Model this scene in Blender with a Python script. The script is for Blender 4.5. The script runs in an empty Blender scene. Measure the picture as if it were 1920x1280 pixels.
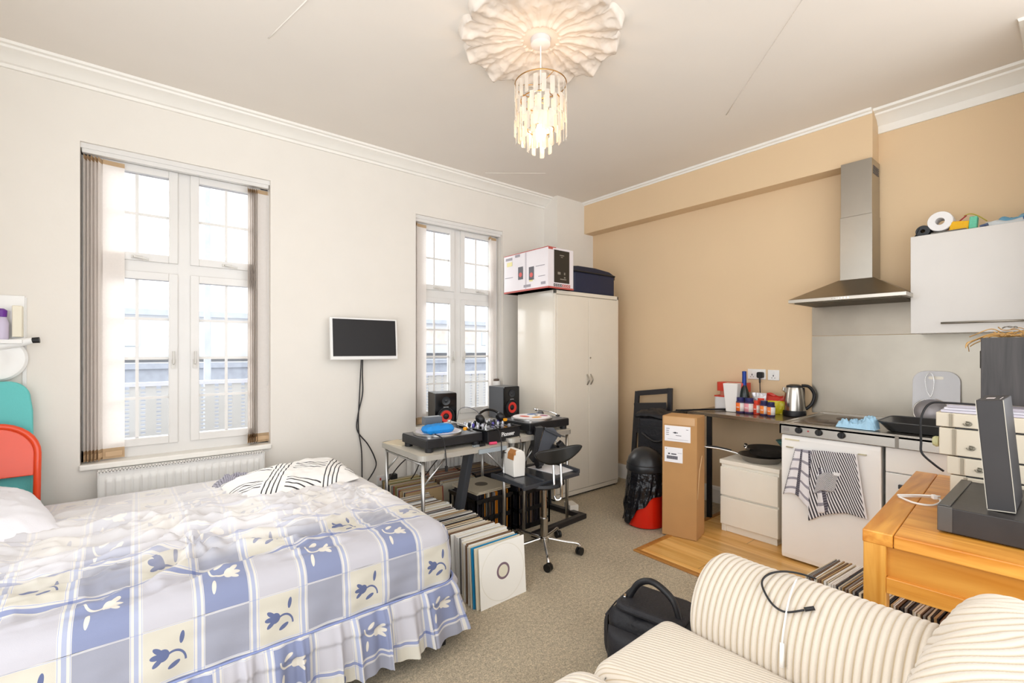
import bpy, math, random
from mathutils import Vector, Matrix, Euler, noise
PI = math.pi
rnd = random.Random(7)
S = bpy.context.scene
C = S.collection
R = math.radians

# ---------------------------------------------------------------- camera, world, exposure
cd = bpy.data.cameras.new('camera'); cam = bpy.data.objects.new('camera', cd); C.objects.link(cam)
cd.sensor_width = 36; cd.lens = 36 * 870 / 1920; cd.clip_start = .05; cd.clip_end = 200
cd.shift_y = 17 / 1920
cam.location = (0, 0, 1.38); cam.rotation_euler = (R(90), 0, R(51 - 90))
S.camera = cam
w = bpy.data.worlds.new('sky'); S.world = w; w.use_nodes = True
w.node_tree.nodes['Background'].inputs[0].default_value = (.96, .98, 1, 1)
w.node_tree.nodes['Background'].inputs[1].default_value = 1.45
S.view_settings.view_transform = 'Standard'; S.view_settings.look = 'None'
S.view_settings.exposure = 1.0; S.view_settings.gamma = 1; S.view_settings.use_curve_mapping = False
def lamp(name, kind, loc, energy, color, size=.1, rot=(0, 0, 0)):
    l = bpy.data.lights.new(name, kind); l.energy = energy; l.color = color
    if kind == 'AREA': l.size = size
    elif kind == 'SUN': l.angle = size
    else: l.shadow_soft_size = size
    o = bpy.data.objects.new(name, l); C.objects.link(o); o.location = loc; o.rotation_euler = rot
    return o

# bright hazy sky on the window side of the house
_d = Vector((.38, -.72, -.55))
lamp('hazy sun', 'SUN', (0, 8, 6), 3.6, (1, .98, .96), R(70), _d.to_track_quat('-Z', 'Y').to_euler())

# ---------------------------------------------------------------- materials
def lin(c):
    if isinstance(c, str): c = tuple(int(c[i:i+2], 16) / 255 for i in (0, 2, 4))
    return tuple((x / 12.92 if x <= .04045 else ((x + .055) / 1.055) ** 2.4) for x in c)
MATS = {}
def M(name, col='cccccc', rough=.5, metal=0, bump=0, bscale=40, var=0, vscale=6, trans=0, ior=1.45, emit=0, sheen=0, coat=0, stretch=None, alpha=1, sss=0):
    if name in MATS: return MATS[name]
    m = bpy.data.materials.new(name); m.use_nodes = True; nt = m.node_tree; b = nt.nodes['Principled BSDF']
    c = lin(col) + (1,)
    b.inputs['Base Color'].default_value = c; b.inputs['Roughness'].default_value = rough; b.inputs['Metallic'].default_value = metal
    b.inputs['IOR'].default_value = ior; b.inputs['Transmission Weight'].default_value = trans
    if emit: b.inputs['Emission Color'].default_value = c; b.inputs['Emission Strength'].default_value = emit
    if sheen: b.inputs['Sheen Weight'].default_value = sheen
    if coat: b.inputs['Coat Weight'].default_value = coat; b.inputs['Coat Roughness'].default_value = .08
    tc = nt.nodes.new('ShaderNodeTexCoord'); mp = nt.nodes.new('ShaderNodeMapping'); nt.links.new(tc.outputs['Object'], mp.inputs[0])
    if stretch: mp.inputs['Scale'].default_value = stretch
    v = var if var else .015
    n = nt.nodes.new('ShaderNodeTexNoise'); n.inputs['Scale'].default_value = vscale; n.inputs['Detail'].default_value = 4
    nt.links.new(mp.outputs[0], n.inputs['Vector'])
    rp = nt.nodes.new('ShaderNodeMapRange'); rp.inputs[1].default_value = .3; rp.inputs[2].default_value = .7
    rp.inputs[3].default_value = 1 - v; rp.inputs[4].default_value = 1 + v
    nt.links.new(n.outputs[0], rp.inputs[0])
    mx = nt.nodes.new('ShaderNodeVectorMath'); mx.operation = 'SCALE'; mx.inputs[0].default_value = c[:3]
    nt.links.new(rp.outputs[0], mx.inputs['Scale']); nt.links.new(mx.outputs[0], b.inputs['Base Color'])
    if bump:
        n2 = nt.nodes.new('ShaderNodeTexNoise'); n2.inputs['Scale'].default_value = bscale; n2.inputs['Detail'].default_value = 3
        nt.links.new(mp.outputs[0], n2.inputs['Vector'])
        bp = nt.nodes.new('ShaderNodeBump'); bp.inputs['Strength'].default_value = bump; bp.inputs['Distance'].default_value = .01
        nt.links.new(n2.outputs[0], bp.inputs['Height']); nt.links.new(bp.outputs[0], b.inputs['Normal'])
    MATS[name] = m; return m

class X:   # tiny expression compiler: arithmetic on shader sockets
    nt = None
    def __init__(s, v): s.v = v
    @staticmethod
    def op(o, *a):
        n = X.nt.nodes.new('ShaderNodeMath'); n.operation = o
        for i, q in enumerate(a):
            q = q.v if isinstance(q, X) else q
            if isinstance(q, (int, float)): n.inputs[i].default_value = q
            else: X.nt.links.new(q, n.inputs[i])
        return X(n.outputs[0])
    def __add__(s, o): return X.op('ADD', s, o)
    __radd__ = __add__
    def __sub__(s, o): return X.op('SUBTRACT', s, o)
    def __rsub__(s, o): return X.op('SUBTRACT', o, s)
    def __mul__(s, o): return X.op('MULTIPLY', s, o)
    __rmul__ = __mul__
    def __truediv__(s, o): return X.op('DIVIDE', s, o)
    def __lt__(s, o): return X.op('LESS_THAN', s, o)
    def __gt__(s, o): return X.op('GREATER_THAN', s, o)
    def fl(s): return X.op('FLOOR', s)
    def fr(s): return X.op('FRACT', s)
    def ab(s): return X.op('ABSOLUTE', s)
    def mod2(s): return X.op('FLOORED_MODULO', s, 2.0)
def mx(*a):
    r = a[0]
    for q in a[1:]: r = X.op('MAXIMUM', r, q)
    return r
def band(u, a, b): return (u > a) * (u < b)
def ell(u, v, cu, cv, ru, rv, ang=0):
    ca, sa = math.cos(ang), math.sin(ang)
    du, dv = u - cu, v - cv
    p = (du * ca + dv * sa) / ru; q = (dv * ca - du * sa) / rv
    return (p * p + q * q) < 1.0
def patmat(name, base, fn, rough=.8, sheen=0, bump=0, bscale=300, metal=0, coord='UV'):
    """fn(u,v,w) -> [(mask, colour), ...] painted in order over base"""
    m = bpy.data.materials.new(name); m.use_nodes = True; nt = m.node_tree; b = nt.nodes['Principled BSDF']; X.nt = nt
    b.inputs['Roughness'].default_value = rough; b.inputs['Sheen Weight'].default_value = sheen; b.inputs['Metallic'].default_value = metal
    tc = nt.nodes.new('ShaderNodeTexCoord'); sp = nt.nodes.new('ShaderNodeSeparateXYZ'); nt.links.new(tc.outputs[coord], sp.inputs[0])
    layers = fn(X(sp.outputs[0]), X(sp.outputs[1]), X(sp.outputs[2]))
    prev = None; bc = lin(base) + (1,)
    for mask, col in layers:
        n = nt.nodes.new('ShaderNodeMix'); n.data_type = 'RGBA'
        nt.links.new(mask.v, n.inputs[0])
        if prev is None: n.inputs[6].default_value = bc
        else: nt.links.new(prev, n.inputs[6])
        if isinstance(col, str): n.inputs[7].default_value = lin(col) + (1,)
        else: nt.links.new(col, n.inputs[7])
        prev = n.outputs[2]
    nt.links.new(prev, b.inputs['Base Color'])
    if bump:
        nn = nt.nodes.new('ShaderNodeTexNoise'); nn.inputs['Scale'].default_value = bscale; nt.links.new(tc.outputs['Object'], nn.inputs['Vector'])
        bp = nt.nodes.new('ShaderNodeBump'); bp.inputs['Strength'].default_value = bump; bp.inputs['Distance'].default_value = .002
        nt.links.new(nn.outputs[0], bp.inputs['Height']); nt.links.new(bp.outputs[0], b.inputs['Normal'])
    MATS[name] = m; return m

def woodmat(name, c1, c2, plank=None, axis=0, rough=.4, scale=3):
    """procedural wood: stretched noise grain, optional plank joints; axis = grain direction in object space"""
    m = bpy.data.materials.new(name); m.use_nodes = True; nt = m.node_tree; b = nt.nodes['Principled BSDF']; X.nt = nt
    b.inputs['Roughness'].default_value = rough
    tc = nt.nodes.new('ShaderNodeTexCoord'); mp = nt.nodes.new('ShaderNodeMapping'); nt.links.new(tc.outputs['Object'], mp.inputs[0])
    sc = [scale * 9] * 3; sc[axis] = scale * .7; mp.inputs['Scale'].default_value = sc
    n = nt.nodes.new('ShaderNodeTexNoise'); n.inputs['Scale'].default_value = 1; n.inputs['Detail'].default_value = 6; n.inputs['Distortion'].default_value = .6
    nt.links.new(mp.outputs[0], n.inputs['Vector'])
    cr = nt.nodes.new('ShaderNodeValToRGB'); cr.color_ramp.elements[0].color = lin(c1) + (1,); cr.color_ramp.elements[1].color = lin(c2) + (1,)
    cr.color_ramp.elements[0].position = .32; cr.color_ramp.elements[1].position = .68
    nt.links.new(n.outputs[0], cr.inputs[0]); out = cr.outputs[0]
    if plank:
        sp = nt.nodes.new('ShaderNodeSeparateXYZ'); nt.links.new(tc.outputs['Object'], sp.inputs[0])
        g = X(sp.outputs[axis]); c = X(sp.outputs[1 - axis])
        row = (c / plank[1]).fl(); k = ((row * 12.9898) + .37); k = X.op('SINE', k) * 43.75
        gg = g / plank[0] + k.fr(); cell = gg.fl()
        rnd_ = (X.op('SINE', row * 78.2 + cell * 37.7) * 43.7).fr()
        joint = mx((c / plank[1]).fr() < .012, gg.fr() < .004)
        hs = nt.nodes.new('ShaderNodeVectorMath'); hs.operation = 'SCALE'; nt.links.new(out, hs.inputs[0])
        f = (rnd_ * .3 + .86) * (1 - joint * .45); nt.links.new(f.v, hs.inputs['Scale']); out = hs.outputs[0]
    nt.links.new(out, b.inputs['Base Color']); MATS[name] = m; return m

def glassmat():
    m = bpy.data.materials.new('window glass'); m.use_nodes = True; nt = m.node_tree; nt.nodes.clear()
    o = nt.nodes.new('ShaderNodeOutputMaterial'); t = nt.nodes.new('ShaderNodeBsdfTransparent'); g = nt.nodes.new('ShaderNodeBsdfGlossy'); g.inputs['Roughness'].default_value = .02
    f = nt.nodes.new('ShaderNodeFresnel'); f.inputs[0].default_value = 1.35; x = nt.nodes.new('ShaderNodeMixShader')
    t.inputs[0].default_value = (.97, .98, .98, 1)
    nt.links.new(f.outputs[0], x.inputs[0]); nt.links.new(t.outputs[0], x.inputs[1]); nt.links.new(g.outputs[0], x.inputs[2]); nt.links.new(x.outputs[0], o.inputs[0])
    return m
GLASS = glassmat()
def clothmat(name, col, t=.45):
    m = bpy.data.materials.new(name); m.use_nodes = True; nt = m.node_tree; nt.nodes.clear()
    o = nt.nodes.new('ShaderNodeOutputMaterial'); a = nt.nodes.new('ShaderNodeBsdfDiffuse'); b = nt.nodes.new('ShaderNodeBsdfTranslucent')
    tc = nt.nodes.new('ShaderNodeTexCoord'); n = nt.nodes.new('ShaderNodeTexNoise'); n.inputs['Scale'].default_value = 90; nt.links.new(tc.outputs['Object'], n.inputs['Vector'])
    r = nt.nodes.new('ShaderNodeValToRGB'); c = lin(col); r.color_ramp.elements[0].color = (c[0] * .93, c[1] * .93, c[2] * .93, 1); r.color_ramp.elements[1].color = c + (1,)
    nt.links.new(n.outputs[0], r.inputs[0]); nt.links.new(r.outputs[0], a.inputs[0]); nt.links.new(r.outputs[0], b.inputs[0])
    x = nt.nodes.new('ShaderNodeMixShader'); x.inputs[0].default_value = t; nt.links.new(a.outputs[0], x.inputs[1]); nt.links.new(b.outputs[0], x.inputs[2]); nt.links.new(x.outputs[0], o.inputs[0])
    MATS[name] = m; return m
def crystalmat():
    m = bpy.data.materials.new('pearly crystal'); m.use_nodes = True; nt = m.node_tree; nt.nodes.clear()
    o = nt.nodes.new('ShaderNodeOutputMaterial'); t = nt.nodes.new('ShaderNodeBsdfTranslucent'); g = nt.nodes.new('ShaderNodeBsdfGlossy'); g.inputs['Roughness'].default_value = .15
    tr = nt.nodes.new('ShaderNodeBsdfTransparent'); d = nt.nodes.new('ShaderNodeBsdfDiffuse')
    t.inputs[0].default_value = (.95, .93, .88, 1); d.inputs[0].default_value = (.85, .85, .84, 1); tr.inputs[0].default_value = (1, .97, .9, 1)
    def mixs(f, a, b):
        x = nt.nodes.new('ShaderNodeMixShader'); x.inputs[0].default_value = f; nt.links.new(a, x.inputs[1]); nt.links.new(b, x.inputs[2]); return x.outputs[0]
    a = mixs(.6, t.outputs[0], d.outputs[0]); a = mixs(.45, a, tr.outputs[0]); a = mixs(.35, a, g.outputs[0]); nt.links.new(a, o.inputs[0])
    return m

# ---------------------------------------------------------------- mesh builder
class B:
    def __init__(s, xf=None): s.v = []; s.f = []; s.m = []; s.uv = []; s.xf = xf; s.mi = 0
    def add(s, vs, fs, uvs=None):
        o = len(s.v)
        for p in vs:
            p = Vector(p)
            s.v.append(s.xf @ p if s.xf else p)
        s.uv += uvs if uvs else [(0, 0)] * len(vs)
        for f in fs: s.f.append([o + i for i in f]); s.m.append(s.mi)
        return s
    def box(s, x0, x1, y0, y1, z0, z1):
        vs = [(x, y, z) for x in (x0, x1) for y in (y0, y1) for z in (z0, z1)]
        return s.add(vs, [(0, 1, 3, 2), (4, 6, 7, 5), (0, 4, 5, 1), (2, 3, 7, 6), (0, 2, 6, 4), (1, 5, 7, 3)], [(p[0] + p[1], p[2]) for p in vs])
    def obox(s, c, size, rot=(0, 0, 0)):
        a, b, d = [q / 2 for q in size]; m = Matrix.Translation(c) @ Euler(rot).to_matrix().to_4x4()
        vs = [m @ Vector((x, y, z)) for x in (-a, a) for y in (-b, b) for z in (-d, d)]
        return s.add(vs, [(0, 1, 3, 2), (4, 6, 7, 5), (0, 4, 5, 1), (2, 3, 7, 6), (0, 2, 6, 4), (1, 5, 7, 3)])
    def bar(s, p, q, wd, th=None, up=(0, 0, 1)):
        p, q = Vector(p), Vector(q); d = (q - p); L = d.length; d.normalize(); up = Vector(up)
        if abs(d.dot(up)) > .99: up = Vector((1, 0, 0))
        sx = d.cross(up).normalized(); sz = sx.cross(d); a = wd / 2; b = (th or wd) / 2
        vs = [o + sx * i * a + sz * j * b for o in (p, q) for i in (-1, 1) for j in (-1, 1)]
        return s.add(vs, [(0, 1, 3, 2), (4, 6, 7, 5), (0, 4, 5, 1), (2, 3, 7, 6), (0, 2, 6, 4), (1, 5, 7, 3)])
    def tube(s, pts, r, n=8, closed=False):
        pts = [Vector(p) for p in pts]; N = len(pts); vs = []; fs = []
        up = Vector((0, 0, 1)); prev = None
        for i, p in enumerate(pts):
            a = pts[(i - 1) % N] if (closed or i) else p; b = pts[(i + 1) % N] if (closed or i < N - 1) else p
            d = (b - a).normalized()
            if prev is None:
                e = d.cross(up)
                if e.length < .05: e = d.cross(Vector((1, 0, 0)))
                e.normalize()
            else:
                e = prev - d * prev.dot(d); e.normalize()
            prev = e; g = d.cross(e); rr = r[i] if isinstance(r, (list, tuple)) else r
            vs += [p + (e * math.cos(t * 2 * PI / n) + g * math.sin(t * 2 * PI / n)) * rr for t in range(n)]
        for i in range(N if closed else N - 1):
            j = (i + 1) % N
            fs += [(i * n + k, i * n + (k + 1) % n, j * n + (k + 1) % n, j * n + k) for k in range(n)]
        if not closed: fs += [tuple(range(n - 1, -1, -1)), tuple((N - 1) * n + k for k in range(n))]
        return s.add(vs, fs)
    def lathe(s, prof, n=24, c=(0, 0, 0), mat=None, cap=True):
        vs = []; fs = []; m = (Matrix.Translation(c) @ mat) if mat else Matrix.Translation(c); uvs = []
        for r, z in prof:
            vs += [m @ Vector((r * math.cos(t * 2 * PI / n), r * math.sin(t * 2 * PI / n), z)) for t in range(n)]
            uvs += [(t / n, z) for t in range(n)]
        for i in range(len(prof) - 1):
            fs += [(i * n + k, i * n + (k + 1) % n, (i + 1) * n + (k + 1) % n, (i + 1) * n + k) for k in range(n)]
        if cap and prof[0][0] > 1e-5: fs.append(tuple(range(n - 1, -1, -1)))
        if cap and prof[-1][0] > 1e-5: fs.append(tuple((len(prof) - 1) * n + k for k in range(n)))
        return s.add(vs, fs, uvs)
    def cyl(s, c, r, h, n=20, mat=None): return s.lathe([(r, 0), (r, h)], n, c, mat)
    def prism(s, poly, d0, d1, axes='xz'):
        """poly in the plane 'axes', extruded along the third axis"""
        ax = {'x': 0, 'y': 1, 'z': 2}; a, b = ax[axes[0]], ax[axes[1]]; k = 3 - a - b; vs = []; n = len(poly)
        for d in (d0, d1):
            for p in poly:
                q = [0, 0, 0]; q[a] = p[0]; q[b] = p[1]; q[k] = d; vs.append(q)
        return s.add(vs, [tuple(range(n)), tuple(range(2 * n - 1, n - 1, -1))] + [(i, (i + 1) % n, n + (i + 1) % n, n + i) for i in range(n)])
    def grid(s, fn, nu, nv, wrap=False):
        vs = []; uv = []
        for i in range(nu + 1):
            for j in range(nv + 1):
                p = fn(i / nu, j / nv)
                if len(p) == 2: vs.append(p[0]); uv.append(p[1])
                else: vs.append(p); uv.append((i / nu, j / nv))
        return s.add(vs, [(i * (nv + 1) + j, (i + 1) * (nv + 1) + j, (i + 1) * (nv + 1) + j + 1, i * (nv + 1) + j + 1) for i in range(nu) for j in range(nv)], uv)
    def build(s, name, mat, parent=None, bevel=0, smooth=None, world=True, solid=0, label=None, seg=2):
        me = bpy.data.meshes.new(name)
        off = Vector((0, 0, 0))
        if parent is not None and world:
            q = parent
            while q is not None: off += q.location; q = q.parent
        me.from_pydata([tuple(p - off) for p in s.v], [], s.f)
        mats = mat if isinstance(mat, (list, tuple)) else [mat]
        for m_ in mats: me.materials.append(m_)
        if len(mats) > 1: me.polygons.foreach_set('material_index', s.m)
        ul = me.uv_layers.new(name='UVMap'); vi = [0] * len(me.loops); me.loops.foreach_get('vertex_index', vi)
        fl = []
        for i in vi: fl += s.uv[i]
        ul.data.foreach_set('uv', fl)
        import bmesh
        bm = bmesh.new(); bm.from_mesh(me); bmesh.ops.recalc_face_normals(bm, faces=bm.faces); bm.to_mesh(me); bm.free()
        if smooth:
            me.polygons.foreach_set('use_smooth', [True] * len(me.polygons))
            if smooth is not True: me.set_sharp_from_angle(angle=R(smooth))
        me.update()
        o = bpy.data.objects.new(name, me); C.objects.link(o)
        if parent is not None: o.parent = parent
        if bevel:
            b = o.modifiers.new('edge', 'BEVEL'); b.width = bevel; b.segments = seg; b.limit_method = 'ANGLE'; b.angle_limit = R(40)
        if solid:
            b = o.modifiers.new('thickness', 'SOLIDIFY'); b.thickness = solid; b.offset = 0
        if label: o['label'] = label
        return o
def tag(o, label=None, cat=None, group=None, kind=None):
    if label: o['label'] = label
    if cat: o['category'] = cat
    if group: o['group'] = group
    if kind: o['kind'] = kind
    return o
def thing(name, label, cat, loc=(0, 0, 0), rz=0, group=None):
    o = bpy.data.objects.new(name, None); C.objects.link(o); o.location = loc; o.rotation_euler = (0, 0, rz); o.empty_display_size = .05
    return tag(o, label, cat, group)
def struct(o): o['kind'] = 'structure'; return o
def dup(root, loc=None, rz=None, label=None, group=None):
    def cp(o, par):
        c = o.copy(); C.objects.link(c); c.parent = par
        for ch in [q for q in C.objects if q.parent == o and q is not c]: cp(ch, c)
        return c
    kids = [q for q in C.objects if q.parent == root]
    r = root.copy(); C.objects.link(r)
    for k in kids: cp(k, r)
    if loc: r.location = loc
    if rz is not None: r.rotation_euler = (0, 0, rz)
    if label: r['label'] = label
    if group: r['group'] = group
    return r
def rrect(w_, h_, r, n=5, cx=0, cy=0):
    pts = []
    for k, (sx, sy) in enumerate(((1, 1), (-1, 1), (-1, -1), (1, -1))):
        for i in range(n + 1):
            a = PI / 2 * (k + i / n)
            pts.append((cx + sx * (w_ / 2 - r) + r * math.cos(a), cy + sy * (h_ / 2 - r) + r * math.sin(a)))
    return pts
def spl(pts, n=8, closed=False):
    P = [Vector(p) for p in pts]; out = []; N = len(P)
    rng = range(N if closed else N - 1)
    for i in rng:
        p0 = P[(i - 1) % N] if closed or i else P[0]; p1 = P[i]; p2 = P[(i + 1) % N]; p3 = P[(i + 2) % N] if closed or i < N - 2 else P[-1]
        for k in range(n):
            t = k / n
            out.append(.5 * ((2 * p1) + (p2 - p0) * t + (2 * p0 - 5 * p1 + 4 * p2 - p3) * t * t + (3 * p1 - p0 - 3 * p2 + p3) * t ** 3))
    if not closed: out.append(P[-1])
    return out
def text(body, size, m, name, parent, extrude=.0005, italic=False, bold=False):
    """lettering as mesh-like text object, local matrix m"""
    c = bpy.data.curves.new(name, 'FONT'); c.body = body; c.size = size; c.extrude = extrude; c.align_x = 'CENTER'; c.align_y = 'CENTER'
    if italic: c.shear = .3
    if bold: c.offset = size * .02
    tmp = bpy.data.objects.new('tmp', c); C.objects.link(tmp); bpy.context.view_layer.update()
    me = bpy.data.meshes.new_from_object(tmp.evaluated_get(bpy.context.evaluated_depsgraph_get())); bpy.data.objects.remove(tmp)
    o = bpy.data.objects.new(name, me); C.objects.link(o); o.parent = parent; o.matrix_local = m
    return o
def nz(x, y, z=0): return noise.noise((x, y, z))

# common materials
white_wall = M('off white painted plaster', 'e9e4dc', .75, bump=.06, bscale=25, var=.01)
beige_wall = M('beige painted plaster', 'e0c5a0', .7, bump=.05, bscale=30, var=.015, vscale=2)
ceil_m = M('ceiling paint', 'e9e2d9', .8, bump=.08, bscale=6, var=.012, vscale=2)
plaster = M('white gloss plaster trim', 'f2efe8', .45)
upvc = M('white upvc', 'e4e2df', .25, coat=.2)
steel = M('brushed steel', 'b5b0a8', .32, 1, bump=.03, bscale=8, stretch=(1, 60, 60), var=.04)
steel_v = M('satin steel hood', 'a9a59f', .3, 1, var=.03)
splash_m = M('worn steel splashback', 'aba498', .38, 1, bump=.02, bscale=12, var=.08, vscale=3)
chrome = M('chrome', 'dddddd', .08, 1)
alu = M('aluminium', 'c9c9c7', .35, 1)
black_pl = M('black plastic', '1a1a1d', .42, var=.05)
black_gl = M('gloss black', '0b0b0d', .12)
def cordfine(name, pitch, ang, use_uv=False, wob=.0):
    m = bpy.data.materials.new(name); m.use_nodes = True; nt = m.node_tree; b = nt.nodes['Principled BSDF']; X.nt = nt
    b.inputs['Roughness'].default_value = .85; b.inputs['Sheen Weight'].default_value = .3
    tc = nt.nodes.new('ShaderNodeTexCoord'); sp = nt.nodes.new('ShaderNodeSeparateXYZ'); nt.links.new(tc.outputs['UV' if use_uv else 'Object'], sp.inputs[0])
    n = nt.nodes.new('ShaderNodeTexNoise'); n.inputs['Scale'].default_value = 5; nt.links.new(tc.outputs['Object'], n.inputs['Vector'])
    q = X(sp.outputs[0]) * math.cos(ang) + X(sp.outputs[1]) * math.sin(ang) + (X(n.outputs[0]) - .5) * wob
    h = X.op('ABSOLUTE', X.op('COSINE', q * (PI / pitch)))
    c = nt.nodes.new('ShaderNodeValToRGB'); c.color_ramp.elements[0].color = lin('b5a283') + (1,); c.color_ramp.elements[1].color = lin('d2c8ba') + (1,); c.color_ramp.elements[0].position = .0; c.color_ramp.elements[1].position = .5
    nt.links.new(h.v, c.inputs[0]); nt.links.new(c.outputs[0], b.inputs['Base Color'])
    n2 = nt.nodes.new('ShaderNodeTexNoise'); n2.inputs['Scale'].default_value = 260; nt.links.new(tc.outputs['Object'], n2.inputs['Vector'])
    bp = nt.nodes.new('ShaderNodeBump'); bp.inputs['Strength'].default_value = .55; bp.inputs['Distance'].default_value = pitch * .3
    nt.links.new((h + X(n2.outputs[0]) * .25).v, bp.inputs['Height']); nt.links.new(bp.outputs[0], b.inputs['Normal'])
    MATS[name] = m; return m
black_cl = M('black nylon cloth', '19191e', .6, bump=.5, bscale=45, var=.1)
char_m = M('charcoal painted steel', '33363c', .4, var=.04)
white_lac = M('white lacquer', 'ecebe8', .12, coat=.5)
white_app = M('white enamel', 'f6f4f1', .3)
cream_mel = M('cream melamine', 'f5f1e6', .35)
paper = M('white paper', 'efeef2', .8)
card = M('brown cardboard', 'b98d5b', .75, bump=.04, bscale=80, var=.05, vscale=5)
oak = woodmat('honey oak', 'c67a20', 'efb052', axis=1, rough=.32, scale=2.6)
oak_x = woodmat('honey oak end', 'bf741f', 'e6a648', axis=0, rough=.32, scale=2.6)

# ================================================================ SETTING
W = 3.79; K = 4.1; H = 3.05; XL = -.9
W1 = (-.262, .772, .69, 2.637); W2 = (1.955, 2.948, .69, 2.612)
T = .30
# carpet: fine speckled loop pile
def carpetmat():
    m = M('speckled taupe carpet', 'c6b89f', .95, bump=1.0, bscale=240, var=.35, vscale=150)
    nt = m.node_tree; X.nt = nt
    b = nt.nodes['Principled BSDF']; tc = [n for n in nt.nodes if n.type == 'TEX_COORD'][0]
    n = nt.nodes.new('ShaderNodeTexNoise'); n.inputs['Scale'].default_value = 3.5; n.inputs['Detail'].default_value = 5; nt.links.new(tc.outputs['Object'], n.inputs['Vector'])
    n2 = nt.nodes.new('ShaderNodeTexNoise'); n2.inputs['Scale'].default_value = 55; n2.inputs['Detail'].default_value = 3; nt.links.new(tc.outputs['Object'], n2.inputs['Vector'])
    src = b.inputs['Base Color'].links[0].from_socket
    v = nt.nodes.new('ShaderNodeVectorMath'); v.operation = 'SCALE'; nt.links.new(src, v.inputs[0])
    nt.links.new((X(n.outputs[0]) * .35 + X(n2.outputs[0]) * 1.0 + .33).v, v.inputs['Scale']); nt.links.new(v.outputs[0], b.inputs['Base Color'])
    return m
carpet = carpetmat()
FX0, FY1 = 2.66, 1.96     # wood floor corner
f = B(); f.box(XL, FX0, -1.6, W, -.1, 0).box(FX0, K, FY1, W, -.1, 0); struct(f.build('floor', carpet))
wood_fl = woodmat('oak laminate floor', 'd09848', 'ecc07a', plank=(1.2, .125), axis=1, rough=.28, scale=2.2)
f = B(); f.box(FX0 + .03, K, -1.1, FY1 - .03, -.1, .006); struct(f.build('floor', wood_fl))
f = B(); f.box(FX0, FX0 + .035, -1.1, FY1, 0, .012).box(FX0 + .035, K, FY1 - .035, FY1, 0, .012); struct(f.build('trim_4', woodmat('threshold strip', 'a06a2a', 'b98242', axis=1), bevel=.004))
# window wall with two openings
def wall_with_holes(b, x0, x1, z0, z1, holes, y0, y1):
    xs = x0
    for (a, c, d, e) in holes:
        b.box(xs, a, y0, y1, z0, z1); b.box(a, c, y0, y1, z0, d); b.box(a, c, y0, y1, e, z1); xs = c
    b.box(xs, x1, y0, y1, z0, z1)
f = B(); wall_with_holes(f, XL - .2, K + .2, -.1, H + .1, (W1, W2), W, W + T); struct(f.build('wall_left', white_wall))
f = B(); f.box(3.524, K, 3.576, W + .01, 0, H); struct(f.build('wall_column', white_wall))
f = B(); f.box(K, K + .2, -.1, W, -.1, H + .1); struct(f.build('wall_right', beige_wall))
f = B(); f.box(XL - .2, XL, 2.3, W, -.1, H + .1); struct(f.build('wall_rear', white_wall))
f = B(); f.box(3.45, K, -.05, .07, 0, H); struct(f.build('wall_end', white_wall))
f = B(); f.box(XL - .2, K + .2, -1.6, W + T, H, H + .15)
struct(f.build('ceiling', ceil_m))
# faint paper joins on the ceiling
f = B()
for (a, b_) in (((.55, 2.75), (.78, 1.6)), ((3.25, 1.6), (1.9, .3)), ((3.0, 3.2), (2.55, 3.55))):
    pts = [(a[0] + (b_[0] - a[0]) * t / 12 + .01 * nz(t, 1), a[1] + (b_[1] - a[1]) * t / 12 + .01 * nz(t, 5), H) for t in range(13)]
    f.tube(pts, [.0035] * 13, 6)
struct(f.build('trim_5', ceil_m, smooth=True))
# boxed beam on the kitchen wall
f = B(); f.box(3.95, K + .01, .923, 3.576, 2.70, H); struct(f.build('beam', beige_wall))
# cornices: stepped cove profile (a = distance from wall, z)
PR = [(0, 2.955), (.018, 2.955), (.022, 2.972), (.04, 2.975), (.055, 2.99), (.085, 3.012), (.12, 3.022), (.124, 3.034), (.145, 3.036), (.15, H), (0, H)]
f = B(); f.prism([(W - a, z) for a, z in PR], XL, 3.524, 'yz'); struct(f.build('trim_1', plaster, smooth=30))
PR2 = [(0, 2.915), (.012, 2.915), (.016, 2.965), (.03, 2.975), (.05, 3.0), (.095, 3.018), (.10, 3.03), (.14, 3.034), (.145, H), (0, H)]
f = B(); f.prism([(K - a, z) for a, z in PR2], .07, .923, 'xz'); struct(f.build('trim_2', plaster, smooth=30))
f = B(); f.prism([(3.95 - a, z) for a, z in ((0, 3.018), (.01, 3.018), (.014, 3.03), (.03, 3.034), (.034, H), (0, H))], .923, 3.576, 'xz'); struct(f.build('trim_3', plaster, smooth=30))
f = B(); f.prism([(.07 + a, z) for a, z in PR2], 3.45, K, 'yz'); struct(f.build('trim_6', plaster, smooth=30))
# skirtings
SK = [(0, 0), (.016, 0), (.016, .12), (.010, .14), (0, .15)]
f = B(); f.prism([(W - a, z) for a, z in SK], XL, 3.524, 'yz'); struct(f.build('baseboard_left', plaster))
f = B(); f.prism([(K - a, z) for a, z in SK], .07, 3.576, 'xz'); struct(f.build('baseboard_right', plaster))
f = B(); f.prism([(3.576 - a, z) for a, z in SK], 3.524, K, 'yz'); struct(f.build('baseboard_column', plaster))

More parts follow.
